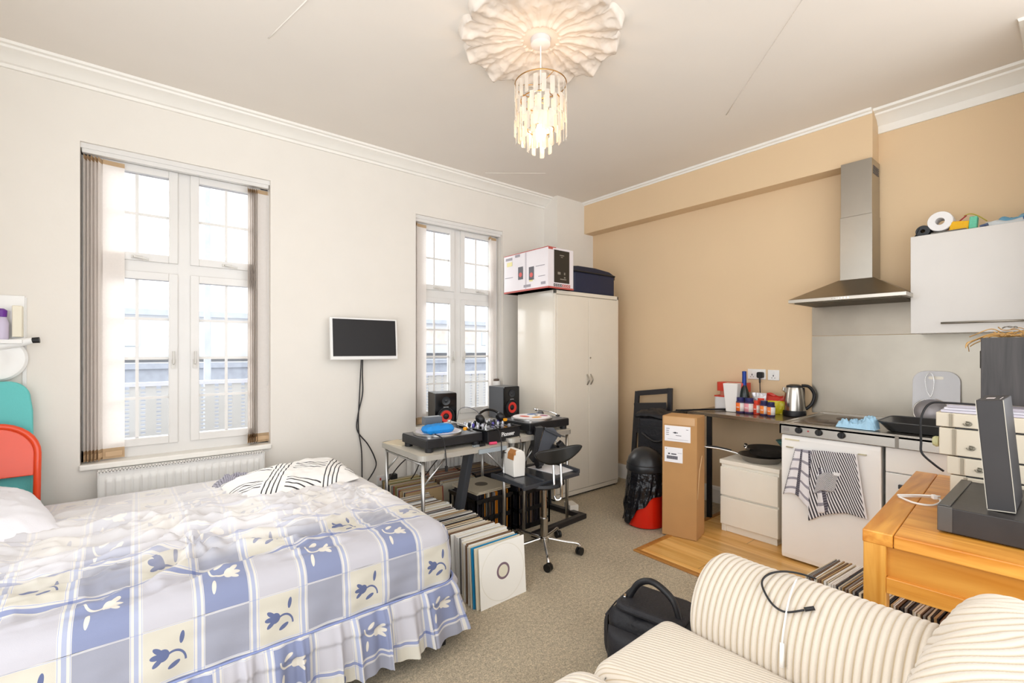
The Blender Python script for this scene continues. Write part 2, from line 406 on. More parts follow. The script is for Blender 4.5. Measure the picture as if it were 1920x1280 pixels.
# windows ---------------------------------------------------------
def window(idx, win, trans):
    x0, x1, z0, z1 = win; r = bpy.data.objects.new('window_%d' % idx, None); C.objects.link(r); r.location = (x0, W, z0); r['kind'] = 'structure'
    ya, yb = W + .10, W + .165; xm = (x0 + x1) / 2; fw = .05
    f = B(); f.box(x0, x0 + fw, ya, yb, z0, z1).box(x1 - fw, x1, ya, yb, z0, z1).box(x0, x1, ya, yb, z1 - fw, z1).box(x0, x1, ya, yb, z0, z0 + fw + .02)
    f.box(xm - .035, xm + .035, ya - .002, yb - .002, z0 + fw, z1 - fw).box(x0 + fw, xm - .035, ya, yb, trans - .035, trans + .035).box(xm + .035, x1 - fw, ya, yb, trans - .035, trans + .035)
    f.box(x0, x1, W + .02, ya, z1 - .03, z1 - .0)
    f.build('window_frame', upvc, r)
    for (a, b_) in ((x0 + fw, xm - .035), (xm + .035, x1 - fw)):
        for up, (c, d) in enumerate(((z0 + fw + .02, trans - .035), (trans + .035, z1 - fw))):
            y0_, y1_ = ya - .018, yb - .02; sw = .05
            s = B(); s.box(a, a + sw, y0_, y1_, c, d).box(b_ - sw, b_, y0_, y1_, c, d).box(a + sw, b_ - sw, y0_, y1_, c, c + sw).box(a + sw, b_ - sw, y0_, y1_, d - sw, d)
            s = s.build('window_sash', upvc, r, bevel=.003)
            g = B(); ga, gb, gc, gd = a + sw - .005, b_ - sw + .005, c + sw - .005, d - sw + .005
            g.box(ga, gb, W + .128, W + .132, gc, gd); g.build('window_pane', GLASS, r)
            k = B(); m = (ga + gb) / 2; t = .009
            k.box(m - t, m + t, W + .1215, W + .1275, gc, gd)
            n = 2 if up else 4
            for q in range(1, n):
                z = gc + (gd - gc) * q / n; k.box(ga, m - t, W + .122, W + .127, z - t, z + t); k.box(m + t, gb, W + .122, W + .127, z - t, z + t)
            k.build('glazing_bar', upvc, r)
            k = B(); k.box(ga, gb, W + .119, W + .123, gc, gc + .006).box(ga, gb, W + .119, W + .123, gd - .006, gd).box(ga, ga + .005, W + .119, W + .123, gc, gd).box(gb - .005, gb, W + .119, W + .123, gc, gd)
            k.build('seal', M('dark rubber seal', '8f8c9c', .6), r)
            h = B(); yh = y0_
            if up:
                hx = m; h.box(hx - .03, hx + .03, yh - .012, yh, c + .012, c + .03); h.tube([(hx - .015, yh - .012, c + .02), (hx - .015, yh - .03, c + .018), (hx + .06, yh - .034, c + .006)], .006, 6)
            else:
                hx = b_ - .025 if b_ < xm else a + .025; hz = 1.29
                h.box(hx - .012, hx + .012, yh - .012, yh, hz - .03, hz + .03); h.tube([(hx, yh - .012, hz), (hx, yh - .035, hz + .005), (hx, yh - .04, hz + .05), (hx, yh - .034, hz + .085)], .007, 6)
            h.build('window_handle', M('white handle', 'd9d6d0', .25), r, smooth=40)
    f = B(); f.box(x0 - .004, x1 + .004, W - .025, W + .11, z0 - .032, z0 + .004); f.build('window_sill', plaster, r, bevel=.008)
    return r
window(1, W1, 1.932); window(2, W2, 1.918)

# ================================================================ OUTSIDE
fence_m = M('white painted render', 'acacae', .8)
terr = M('pale paving', '8f8e8c', .9, var=.1)
f = B(); f.box(-14, 20, W + T, 5.25, -.2, 0); struct(f.build('ground', terr))
f = B(); f.box(-40, 60, 5.25, 80, -4.2, -4); struct(f.build('ground', M('street tarmac', '5a5b60', .9, var=.1)))
def lattice(x0, x1, label, z1=1.06, y=5.3):
    t = thing('lattice_fence', label, 'fence', ((x0 + x1) / 2, y, 0))
    f = B(); p = .112; n = int((x1 - x0) / p)
    for i in range(n + 1):
        xa = x0 + i * p; f.box(xa, xa + p - .034, y, y + .02, 0, z1)
    for i in range(n + 1):
        xa = x0 + i * p + p - .034; k = 0
        f.box(xa, xa + .034, y + .001, y + .019, 0, .06); z = .06
        while z < z1 - .03:
            f.box(xa, xa + .034, y + .001, y + .019, z + .017, min(z + .036, z1)); z += .036
    f.build('panel', fence_m, t)
    f = B(); f.box(x0, x1, y - .02, y + .04, z1, z1 + .035); f.build('rail', M('grey rail', 'b4b6c4', .6), t)
lattice(-2.4, 1.0, 'white slotted fence panel outside the larger window')
lattice(1.12, 6.2, 'white slotted fence panel outside the window by the speakers')
brick_f = M('far orange brick', 'd2c1b8', .9, var=.15, vscale=3)
far_w = M('far white render', 'cdcdcf', .9); far_g = M('far grey roof', 'b0b4bf', .9, var=.08); far_b = M('far blue glass', 'bccad6', .3)
def lowbuild(x0, x1, y, ztop, label, brick=True):
    t = thing('shop_building', label, 'building', ((x0 + x1) / 2, y + 2, -4))
    f = B(); f.box(x0, x1, y, y + 5, -4, ztop); f.build('wall', far_w, t)
    f = B(); f.box(x0 - .2, x1 + .2, y - .25, y + 5.2, ztop, ztop + .22); f.build('roof', far_g, t)
    if brick:
        f = B(); x = x0
        while x < x1 - 3.8: f.box(x + .2, x + 3.6, y - .05, y, ztop - 1.1, ztop - .35); x += 6.5
        f.build('brick_panel', brick_f, t)
        x = x0
        while x < x1 - 5.8:
            f = B(); f.box(x + 4.0, x + 5.6, y - .05, y, ztop - 1.15, ztop - .4); f.build('window', far_b, t); x += 6.5
    f = B(); f.box(x0, x1, y - .8, y - .02, ztop - 1.6, ztop - 1.2); f.build('canopy', far_w, t)
lowbuild(-12, 4.3, 22, 2.7, 'long low shop with grey flat roof across the street')
lowbuild(5.4, 24, 22.5, 2.85, 'second low shop building seen through the narrower window')
f = B(); f.box(-20, 40, 18.6, 19.6, -4, .8); f.box(-20, 40, 18.5, 19.7, .8, .98); tag(f.build('boundary_wall', M('slate boundary wall', '9b9faa', .9, var=.1)), 'grey boundary wall along the far side of the street', 'wall')
f = B()
for i in range(70): f.box(-14 + i * .6, -14 + i * .6 + .5, 12, 12.05, -4, .0)
t = thing('lamp_post', 'tall grey street lamp post outside the larger window', 'lamp post', (1.40, 14, -4))
f = B(); f.tube([(1.40, 14, -4), (1.40, 14, 5.9)], [.1, .06], 8); f.build('pole', far_g, t)
f = B(); f.obox((1.7, 14, 5.95), (.7, .25, .12)); f.build('lamp_head', far_g, t)
lamp2 = thing('lamp_post', 'street lamp with broad head outside the narrower window', 'lamp post', (12.6, 17, -4))
f = B(); f.tube([(12.6, 17, -4), (12.6, 17, 3.55)], [.1, .07], 8); f.build('pole', far_g, lamp2)
f = B(); f.obox((12.9, 17, 3.6), (1.2, .4, .16)); f.build('lamp_head', far_g, lamp2)

# ================================================================ WINDOW FITTINGS
vane_m = clothmat('pale pinkish blind fabric', 'fbf5f0', .30); hem_m = clothmat('tan blind hem', 'd2b592', .3)
def blind(win, left_n, right_n, label):
    x0, x1, z0, z1 = win; t = thing('vertical_blind', label, 'blind', ((x0 + x1) / 2, W + .05, z0))
    f = B(); f.box(x0 + .006, x1 - .006, W + .028, W + .068, z1 - .055, z1 - .012); f.build('headrail', upvc, t, bevel=.003)
    zt, zb = z1 - .07, z0 + .014
    def vane(cx, cy, ang, wd=.089):
        c, s_ = math.cos(ang), math.sin(ang); g = B()
        def fn(u, v):
            a = (u - .5) * wd; bow = .004 * (1 - (2 * u - 1) ** 2)
            return ((cx + c * a - s_ * bow, cy + s_ * a + c * bow, zb + (zt - zb) * v))
        for zz0, zz1, mi in ((0, .035, 1), (.035, .985, 0), (.985, 1, 1)):
            g.mi = mi; g.grid(lambda u, v: fn(u, zz0 + (zz1 - zz0) * v), 6, 1)
        v_ = g.build('vane', [vane_m, hem_m], t, smooth=True)
        g = B(); g.bar((cx - c * .04, cy - s_ * .04, zb + .03), (cx + c * .04, cy + s_ * .04, zb + .03), .003, .03); g.build('bottom_weight', M('tan weight', 'c9ab88', .7), v_)
    for i in range(left_n): vane(x0 + .03 + i * .0165, W + .045, R(70))
    vane(x0 + .03 + left_n * .0165 + .04, W + .052, R(8), .105)
    for i in range(right_n): vane(x1 - .135 + i * .013, W + .045, R(72))
    vane(x1 - .135 + right_n * .013 + .035, W + .052, R(4), .085)
    f = B(); f.tube([(x1 - .012, W + .03, z1 - .06), (x1 - .012, W + .03, 1.15), (x1 - .018, W + .03, 1.12), (x1 - .006, W + .03, 1.12), (x1 - .006, W + .03, z1 - .06)], .0012, 5); f.build('pull_chain', upvc, t)
blind(W1, 5, 5, 'open vertical blind on the larger window above the bed')
blind(W2, 1, 1, 'open vertical blind on the narrower window behind the speakers')
def radiator(x0, x1, z0, z1, label, y=W - .10):
    t = thing('radiator', label, 'radiator', ((x0 + x1) / 2, y, z0)); rad = M('white radiator enamel', 'eceae6', .3)
    f = B(); n = int((x1 - x0 - .06) / .042)
    def fn(u, v):
        x = x0 + (x1 - x0) * u; z = z0 + (z1 - z0) * v; ph = ((x - x0 - .03) / .042) % 1
        inside = .03 < x - x0 < (x1 - x0 - .03)
        e = min(1, max(0, (v - .05) / .03)) * min(1, max(0, (.93 - v) / .03))
        d = .010 * (1 if .22 < ph < .78 else (ph / .22 if ph < .22 else (1 - ph) / .22)) * e if inside else 0
        return (x, y - d + .010, z)
    f.grid(fn, n * 9 + 12, 40); f.build('front_panel', rad, t, smooth=35)
    f = B(); f.box(x0 + .01, x1 - .01, y + .012, y + .02, z0, z1).box(x0 - .004, x0 + .002, y - .002, y + .075, z0, z1 + .004).box(x1 - .002, x1 + .004, y - .002, y + .075, z0, z1 + .004); f.build('side_panel', rad, t, bevel=.002)
    f = B()
    f.box(x0 - .004, x1 + .004, y, y + .01, z1 - .004, z1 + .006).box(x0 - .004, x1 + .004, y + .06, y + .075, z1 - .004, z1 + .006)
    k = x0
    while k < x1: f.box(k, k + .008, y, y + .07, z1, z1 + .005); k += .016
    f.build('top_grille', rad, t)
    f = B(); f.box(x0 + .1, x0 + .14, y + .06, W - .002, z1 - .12, z1 - .05).box(x1 - .14, x1 - .1, y + .06, W - .002, z1 - .12, z1 - .05); f.box(x0 + .1, x0 + .14, y + .06, W - .002, z0 + .05, z0 + .12); f.build('bracket', rad, t)
    f = B(); f.tube([(x0 - .02, y + .035, 0), (x0 - .02, y + .035, z0 + .05), (x0, y + .035, z0 + .05)], .008, 8); f.build('pipe', rad, t, smooth=True)
radiator(-.176, .709, .12, .65, 'white panel radiator below the larger window')
radiator(1.86, 2.86, .12, .60, 'white panel radiator behind the folding tables')

# television + cables
t = thing('television', 'small white framed flat television mounted on the white wall', 'television', (1.45, 3.70, 1.32))
f = B(); f.obox((1.45, 3.70, 1.475), (.557, .03, .338), (R(-4), 0, 0)); f.build('casing', M('white tv plastic', 'ecebe9', .25), t, bevel=.006)
f = B(); f.obox((1.45, 3.6845, 1.483), (.522, .004, .296), (R(-4), 0, 0)); f.build('screen', M('dark screen', '120f12', .45), t)
f = B(); f.box(1.36, 1.54, 3.705, W, 1.40, 1.56); f.build('wall_bracket', black_pl, t)
f = B(); f.tube(spl([(1.43, 3.72, 1.33), (1.43, 3.765, 1.0), (1.425, 3.775, .75), (1.45, 3.77, .55), (1.455, 3.77, .3), (1.46, 3.76, .12)]), .005, 6); tag(f.build('cable', M('dark cable', '2c2a2c', .5), smooth=True), 'straight dark cable hanging from the television', 'cable')
f = B(); f.tube(spl([(1.44, 3.72, 1.33), (1.455, 3.765, 1.18), (1.458, 3.77, 1.02), (1.42, 3.77, .85), (1.415, 3.77, .72), (1.50, 3.765, .6), (1.56, 3.765, .48), (1.57, 3.765, .4), (1.50, 3.76, .30), (1.46, 3.76, .28)]), .005, 6); tag(f.build('cable', MATS['dark cable'], smooth=True), 'dark cable bowing out to one side below the television', 'cable')

# wall items above the folding chair
t = thing('wall_shelf', 'small white wall box holding a purple capped bottle', 'shelf', (-.60, W - .05, 1.44))
f = B(); f.box(-.72, -.49, W - .012, W, 1.42, 1.69); f.build('back_board', white_lac, t, bevel=.004)
f = B(); f.box(-.535, -.495, W - .06, W - .01, 1.455, 1.63); f.build('switch_box', M('ivory plastic', 'ece6d2', .4), t, bevel=.005)
f = B(); f.box(-.72, -.49, W - .1, W - .01, 1.42, 1.44); f.build('ledge', white_lac, t)
f = B(); f.lathe([(.028, 1.44), (.03, 1.45), (.03, 1.53), (.022, 1.56), (.012, 1.57)], 16, (-.575, W - .055, 0)); bt = f.build('spray_bottle', M('lilac bottle', 'cfc6dd', .3), smooth=40)
tag(bt, 'lilac bottle with purple cap on the small white shelf', 'bottle')
f = B(); f.lathe([(.022, 1.565), (.024, 1.60), (.012, 1.61)], 16, (-.575, W - .055, 0)); f.build('cap', M('purple plastic', '6a2f95', .4), bt, smooth=40)
t = thing('wall_lamp', 'white round dish lamp with short black tipped arm on the wall', 'lamp', (-.6, W - .05, 1.33))
mt = Matrix.Rotation(R(-90), 4, 'X') @ Matrix.Rotation(R(0), 4, 'Y')
f = B(); f.lathe([(0, -.01), (.12, -.01), (.126, 0), (.115, .014), (.06, .024), (.05, .020), (0, .026)], 48, (-.60, W - .03, 1.335), Matrix.Rotation(R(90), 4, 'X')); f.build('dish', M('white gloss plastic', 'f3f3f1', .2), t, smooth=40)
f = B(); f.tube([(-.60, W - .05, 1.405), (-.50, W - .06, 1.425), (-.452, W - .065, 1.438)], [.028, .024, .016], 14); f.build('arm', MATS['white gloss plastic'], t, smooth=40)
f = B(); f.tube([(-.456, W - .065, 1.437), (-.425, W - .066, 1.44)], [.016, .017], 14); f.build('tip', black_pl, t, smooth=40)
f = B(); f.box(-.50, -.484, W - .008, W, .3, 1.68); tag(f.build('cable_trunking', upvc), 'thin white cable trunking running down the white wall', 'trunking')
# ironing board and folding chair
t = thing('ironing_board', 'turquoise covered ironing board leaning behind the orange chair', 'ironing board', (-.62, 3.66, 0))
f = B(Matrix.Translation((-.62, 3.62, 0)) @ Matrix.Rotation(R(-5), 4, 'X'))
poly = []
for i in range(11):
    a = PI / 2 * i / 10; poly.append((.175 * min(1, .35 + .65 * math.sin(a) ** .6) if i else .06, 0)); 
prof = [(-.19, .05), (-.17, 1.05)] + [(-.07 - .09 * math.cos(a), 1.12 + .095 * math.sin(a)) for a in [PI / 2 * k / 8 for k in range(9)]] + [(.07 + .09 * math.sin(a), 1.12 + .095 * math.cos(a)) for a in [PI / 2 * k / 8 for k in range(9)]] + [(.17, 1.05), (.19, .05)]
f.prism(prof, -.015, .015, 'xz'); f.build('board', M('turquoise cotton', '6cc9c7', .8, bump=.1, bscale=150), t, bevel=.01, seg=3)
f = B(Matrix.Translation((-.62, 3.66, 0)) @ Matrix.Rotation(R(-5), 4, 'X')); f.tube([(-.12, .02, 0), (.1, .02, .9)], .01); f.tube([(.12, .02, 0), (-.1, .02, .9)], .01); f.build('leg_frame', alu, t)
orange = M('orange enamel', 'ea4a1f', .28, coat=.4)
t = thing('folding_chair', 'glossy orange metal folding chair folded against the wall', 'chair', (-.62, 3.5, 0))
xf = Matrix.Translation((-.625, 3.5, 0)) @ Matrix.Rotation(R(-8), 4, 'X')
def arch(w_, z0, z1, r): return [(-w_, 0, z0)] + [(-w_ + r - r * math.cos(a), 0, z1 - r + r * math.sin(a)) for a in [PI / 2 * k / 8 for k in range(9)]] + [(w_ - r + r * math.sin(a), 0, z1 - r + r * math.cos(a)) for a in [PI / 2 * k / 8 for k in range(9)]] + [(w_, 0, z0)]
f = B(xf); f.tube(arch(.205, 0, .985, .16), .016, 10); f.build('frame', orange, t, smooth=True)
f = B(xf)
arcp = [(x, z) for x, y, z in arch(.192, .71, .972, .15)]
f.prism(arcp, -.006, .006, 'xz'); f.build('backrest', orange, t, bevel=.004)
f = B(xf); f.prism([(x, z) for x, y, z in arch(.16, .22, .63, .10)], -.045, -.03, 'xz'); f.build('seat', M('brick orange seat', 'c8442a', .3), t, bevel=.006)
f = B(xf); f.tube(arch(.165, .2, .64, .10), .011, 8); f.v = [p + Vector((0, -.04, 0)) for p in f.v]; f.build('seat_frame', orange, t, smooth=True)
for sx in (-1, 1):
    f = B(xf); f.tube([(sx * .185, .03, 0), (sx * .185, .02, .55)], .011, 8); f.build('leg', orange, t, smooth=True)

# ================================================================ CEILING LAMP
CX_, CY_ = 1.665, 1.815
t = thing('ceiling_rose', 'large white plaster ceiling rose of scalloped leaves', 'ceiling rose', (CX_, CY_, H))
f = B()
def rose(u, v):
    a = 2 * PI * u; lobe = abs(math.cos(6 * a)); sc = .385 + .048 * lobe ** .45 + .004 * math.sin(23 * a)
    r = sc * v; z = .012
    petal = (1 - abs(math.sin(6 * a)) ** 6)
    z += .035 * (v ** 2) * (1 - abs(math.sin(6 * a)) ** 3 * .8) + .012 * math.exp(-((v - .25) / .05) ** 2)
    z += .014 * abs(math.cos(12 * a)) ** 4 * v * (v > .2)
    z += .016 * noise.noise((9 * v * math.cos(a), 9 * v * math.sin(a), 1)) * v + .008 * abs(noise.noise((22 * v * math.cos(a), 22 * v * math.sin(a), 4))) * v
    if v > .97: z *= max(0, (1 - v) / .03) * .8
    z *= 1 if v > .22 else .7
    return (CX_ + r * math.cos(a), CY_ + r * math.sin(a), H - z)
f.grid(rose, 360, 60); f.build('leaf_relief', M('white rose plaster', 'ddd2c6', .6), t, smooth=True)
f = B(); f.lathe([(.13, H), (.13, H - .012), (.10, H - .022), (.0, H - .022)], 40, (CX_, CY_, 0)); f.build('centre_boss', MATS['white rose plaster'], t, smooth=40)
t = thing('pendant_light', 'round crystal drop pendant light hanging from the ceiling rose', 'light', (CX_, CY_, H - .02))
f = B(); f.lathe([(.052, H - .02), (.052, H - .05), (.045, H - .056), (0, H - .058)], 30, (CX_, CY_, 0)); f.build('ceiling_cup', M('white cup plastic', 'd9d4d2', .4), t, smooth=40)
f = B(); f.tube([(CX_, CY_, H - .05), (CX_, CY_, 2.60)], .0035, 6); f.build('cord', upvc, t)
f = B(); f.lathe([(.018, 0), (.02, .05), (.012, .06)], 14, (CX_, CY_, 2.585)); f.build('lamp_holder', upvc, t, smooth=40)
ringm = M('champagne metal', 'b08b5b', .25, 1)
RG = [(.136, 2.79), (.105, 2.70)]
for r_, z_ in RG + [(.07, 2.55)]:
    f = B(); f.tube([(CX_ + r_ * math.cos(a * PI / 20), CY_ + r_ * math.sin(a * PI / 20), z_) for a in range(40)], .003, 6, True)
    for k in range(3):
        a = k * 2 * PI / 3 + .3; f.tube([(CX_, CY_, z_ + (.0)), (CX_ + r_ * math.cos(a), CY_ + r_ * math.sin(a), z_)], .0018, 5)
    f.build('ring', ringm, t, smooth=True)
cry = crystalmat()
strip = None; cnt = 0
for (r_, zt, n, rows) in ((.136, 2.785, 20, 3), (.105, 2.69, 15, 2), (.07, 2.545, 9, 1)):
    for row in range(rows):
        for k in range(n):
            if cnt >= 98: break
            a = 2 * PI * (k + .5 * (row % 2)) / n + rnd.uniform(-.04, .04); z = zt - row * .088 - rnd.uniform(0, .03)
            g = strip.copy() if strip else None
            if g is None:
                b = B(); b.prism(rrect(.024, .092, .005, 2, 0, -.046), -.0012, .0012, 'xz'); g = b.build('crystal_strip', cry, t, world=False); strip = g
            else: C.objects.link(g)
            g.parent = t; g.location = (r_ * math.cos(a), r_ * math.sin(a), z - (H - .02)); g.rotation_euler = (0, 0, a + PI / 2 + rnd.uniform(-.5, .5)); cnt += 1
f = B(); f.lathe([(0, 2.485), (.02, 2.492), (.03, 2.52), (.026, 2.55), (.014, 2.585)], 16, (CX_, CY_, 0)); f.build('light_bulb', M('glowing bulb', 'ffdca8', .4, emit=4), t, smooth=True)
lamp('pendant lamp light', 'POINT', (CX_, CY_, 2.60), 3.2, (1, .66, .38), .035)

# ================================================================ BED
def motif(a, b, flip=False):
    a = (a - .5) * 1.22 + .5; b = (b - .5) * 1.22 + .5
    if flip: a = 1 - a; b = 1 - b
    hs = [ell(a, b, .38, .49, .13, .115, .2), ell(a, b, .29, .59, .12, .05, -.6), ell(a, b, .25, .49, .12, .055, .0), ell(a, b, .28, .38, .12, .05, .6), ell(a, b, .60, .25, .13, .05, .4), ell(a, b, .76, .74, .048, .13, -.15)]
    da, db = a - .60, b - .28; rr = da * da + db * db
    st = band(rr, .045, .066) * (b > .27) * (a > .46)
    return mx(st, *hs)
def bedpat(u, v, w_):
    pu, pv = .165, .2
    U, V = u / pu, v / pv; i, j = U.fl(), V.fl(); a, b = U.fr(), V.fr()
    rt = j.mod2(); ci = i.mod2(); m0 = (1 - ci) * (1 - rt); m1 = ci * rt
    g0 = ci * (1 - rt)
    mo = motif(a, b); mo2 = motif(a, b, True)
    au = (a - .5).ab(); av = (b - .5).ab()
    def cross(x): return mx(au > x, av > x)
    ev = [(m0, 'c6c1b4'), (m1, '7d85a4'), (g0, '9496a4'), (m0 * mo, '596389'), (m1 * mo2, 'd4cec3')]
    ev += [(av > .42, 'cfcbc4'), (au > .40, 'cfcbc4'), (band(au, .412, .42), '8f9bc4'), (au > .465, 'a2a8bf'), (av > .465, '878fb0'), ((au > .465) * (av > .465), '6e7aa8'), (band(av, .43, .436), '8f9bc4')]
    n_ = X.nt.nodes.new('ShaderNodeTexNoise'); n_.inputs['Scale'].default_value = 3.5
    glare = X.op('SMOOTH_MIN', X.op('MAXIMUM', (v - .42 + (X(n_.outputs[0]) - .5) * .5) * 2.2, 0.0), .70, .1)  # bleaching window light on the bed top, painted in as a pale wash
    ev.append((glare, 'eeebea'))
    return ev
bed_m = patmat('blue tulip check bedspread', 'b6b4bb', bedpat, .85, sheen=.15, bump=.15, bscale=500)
BX0, BX1, BY0, BY1, BZ = -.88, 1.18, 1.88, 3.52, .555
t = thing('bed', 'low double bed below the larger window, mostly under its cover', 'bed', (.15, 2.7, 0))
f = B(); f.box(BX0 + .02, BX1 - .06, BY0 + .06, BY1 - .06, .14, .30); f.build('base', M('grey divan cloth', '6d6a6a', .9), t, bevel=.01)
f = B(); f.box(BX0 + .02, BX1 - .05, BY0 + .05, BY1 - .05, .30, .50); f.build('mattress', M('white ticking', 'e6e4e0', .9), t, bevel=.03)
for x in (BX0 + .1, BX1 - .07):
    for y in (BY0 + .03, BY1 - .1):
        f = B(); f.box(x - .02, x + .02, y - .02, y + .02, 0, .14); f.build('leg', black_pl, t)
cr_ = .09
def wrk(x, y):
    k = max(0, 1 - abs(y - 2.55) / .75) ** .7 * (.35 + .65 * max(0, min(1, (1.05 - x) / .5)))
    px, py = x * math.cos(.18) + y * math.sin(.18), -x * math.sin(.18) + y * math.cos(.18)
    wx = px + .18 * nz(px * 2.2, py * 2.2, 3); wy = py + .12 * nz(px * 2.5, py * 3, 9)
    a = 1 - abs(nz(wx * 2.0, wy * 11, 1)) * 2.2; b = 1 - abs(nz(wx * 5.5, wy * 20, 5)) * 2; c = 1 - abs(nz(wx * 8, wy * 9, 8)) * 2
    c2 = 1 - abs(nz(wx * 12 + 3, wy * 30, 12)) * 2
    h = k * (.036 * a + .026 * b + .014 * c + .010 * c2) + .004 * nz(x * 9, y * 9, 2) + .003 * nz(x * 22, y * 25, 7)
    # pulled creases fanning out of two points
    for (qx, qy, s_) in ((.18, 2.28, 1), (.95, 2.55, .7)):
        dx, dy = x - qx, y - qy; d = math.hypot(dx, dy); th = math.atan2(dy, dx)
        h += s_ * .010 * math.sin(th * 9 + 3 * nz(dx * 3, dy * 3)) * math.exp(-((d - .1) / .16) ** 2)
    return h
def topf(u, v):
    x = BX0 + (BX1 - BX0) * u; y = BY0 + (BY1 - BY0) * v
    cx, cy = BX1 - cr_, BY0 + cr_; uvx, uvy = x, y
    if x > cx and y < cy:
        dx, dy = x - cx, y - cy; m_ = max(abs(dx), abs(dy)); L = math.hypot(dx, dy)
        if L > 0: s_ = m_ / L; x = cx + dx * s_; y = cy + dy * s_
        e = cr_ - math.hypot(x - cx, y - cy)
    else: e = min(y - BY0, BX1 - x, BY1 - y + .02)
    e = max(0, e); r = .07; dr = r - math.sqrt(max(0, r * r - (r - e) ** 2)) if e < r else 0
    sag = .02 * math.exp(-((y - 2.7) / .6) ** 2)
    z = BZ - dr + wrk(x, y) * min(1, e / .12) + sag * min(1, e / .2)
    return ((x, y, z), (uvx, .19 + (uvy - BY0) + (.03 if e < r else .03)))
sp_ = thing('bedspread', 'rumpled blue and cream tulip check bedspread with gathered frill on the bed', 'bedspread', (.15, 2.7, .5))
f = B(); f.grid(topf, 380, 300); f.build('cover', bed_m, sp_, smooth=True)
L1 = BX1 - cr_ - BX0; L2 = PI / 2 * cr_; L3 = BY1 - BY0 - cr_
def path(s_):
    if s_ < L1: return (BX0 + s_, BY0), (0, -1)
    if s_ < L1 + L2:
        a = (s_ - L1) / cr_; return (BX1 - cr_ + cr_ * math.sin(a), BY0 + cr_ - cr_ * math.cos(a)), (math.sin(a), -math.cos(a))
    return (BX1, BY0 + cr_ + s_ - L1 - L2), (1, 0)
LT = L1 + L2 + L3
def side(u, v):
    s_ = u * LT; (x, y), n_ = path(s_); z0 = BZ - .07
    z = z0 - v * (z0 - .30) ; o = .012 * v + .010 * nz(s_ * 3, v * 1.5) * v + .005 * nz(s_ * 9, v * 4, 4)
    k = .004 * math.sin(s_ * 40 + v * 3) * v
    return ((x + n_[0] * (o + k), y + n_[1] * (o + k), z), (BX0 + s_, .19 * (1 - v)))
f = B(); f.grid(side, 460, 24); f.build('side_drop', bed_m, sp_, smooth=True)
def frill(u, v):
    s_ = u * LT; (x, y), n_ = path(s_); g = s_ + .014 * math.sin(s_ * 37) + .03 * nz(s_ * 4, .3)
    fold = math.sin(g * 2 * PI / .105) + .35 * math.sin(g * 2 * PI / .043 + 1.2)
    a = .004 + .017 * v ** .8; big = .04 * nz(s_ * 2.4, v, 7) * v
    o = .014 + .075 * v ** .75 + a * fold + big; fl_ = .01 * math.sin(v * PI * 2) * (v < .3)
    z = .305 - v * .225 + .012 * nz(s_ * 5, 2) * v
    tx, ty = -n_[1], n_[0]; sh = .008 * math.cos(g * 2 * PI / .105) * v
    return ((x + n_[0] * (o + fl_) + tx * sh, y + n_[1] * (o + fl_) + ty * sh, z), (BX0 + s_ * 1.06 + .05, -.2 * v * 1.35 - .002))
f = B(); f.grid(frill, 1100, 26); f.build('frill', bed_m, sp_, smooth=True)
f = B()
pts = []
for i in range(400):
    s_ = LT * i / 399; (x, y), n_ = path(s_); pts.append((x + n_[0] * .018, y + n_[1] * .018, .303))
f.tube(pts, .004, 6); f.build('piping', M('blue piping', '8490bd', .8), sp_, smooth=True)

def pillow(b, w_, d_, h_, xf, nu=50, nv=40, wr=.006, p=3.2, seed=0, k=.6, flat=.35):
    def side_(sg):
        def fn(u, v):
            a, c = 2 * u - 1, 2 * v - 1; th = ((1 - abs(a) ** p) * (1 - abs(c) ** p)) ** k
            pin = 1 - .06 * (abs(a) ** 4) * (1 - abs(c)) ** 2
            x = a * w_ / 2 * (1 - .05 * (1 - abs(c) ** 2) * 0 - .04 * abs(c) ** 3 * 0); y = c * d_ / 2
            x *= 1 - .05 * (1 - c * c) * abs(a) ** 3 * -1 - .03; y *= 1 + .03 * (1 - a * a) * abs(c) ** 3
            q = wr * (nz(a * 3, c * 3, seed) + .6 * nz(a * 8, c * 8, seed + 3)) * (th ** .3)
            z = (h_ * th * (1 if sg > 0 else flat) * sg) + q * sg
            return (xf @ Vector((x, y, z)), (u * w_, v * d_))
        return fn
    b.grid(side_(1), nu, nv); b.grid(side_(-1), nu, nv)
f = B(); pillow(f, .72, .52, .12, Matrix.Translation((-.58, 3.02, .62)) @ Euler((R(-3), R(5), R(-74))).to_matrix().to_4x4(), seed=4, wr=.012)
tag(f.build('pillow', M('white cotton', 'eeedf3', .85, bump=.1, bscale=200), smooth=True), 'plump plain white pillow at the head of the bed', 'pillow')
f = B(); pillow(f, .5, .46, .07, Matrix.Translation((-.62, 2.42, .60)) @ Euler((0, 0, R(-84))).to_matrix().to_4x4(), seed=14, wr=.01)
tag(f.build('pillow', MATS['white cotton'], smooth=True), 'flat white pillow lying nearest the bedside edge', 'pillow')
def cushpat(u, v, w_):
    def lines(a, b, c, p, n0, n1, th=.27):   # parallel thin lines in a strip
        q = (u * a + v * b - c) / p
        return (q.fr() < th) * band(q, n0, n1)
    bandA = lines(.80, -.60, .0, .022, 2, 6); bandB = lines(.80, -.60, .0, .022, 15, 19)
    l2 = lines(.45, .89, .0, .022, 6, 10); l3 = lines(.45, .89, 0, .022, 15, 20); l4 = lines(.3, .95, 0, .022, 1, 4)
    sA = band(u * .80 - v * .60, .03, .145); sB = band(u * .8 - v * .6, .32, .43)
    keep = (1 - sA) * (1 - sB)
    zig = ((u * 45).fr() < .2) * (u > .52) * (v > .22)
    return [(l2 * keep, '2c2a30'), (l3 * keep, '2c2a30'), (l4 * keep, '2c2a30'), (bandA, '2c2a30'), (bandB, '2c2a30')]
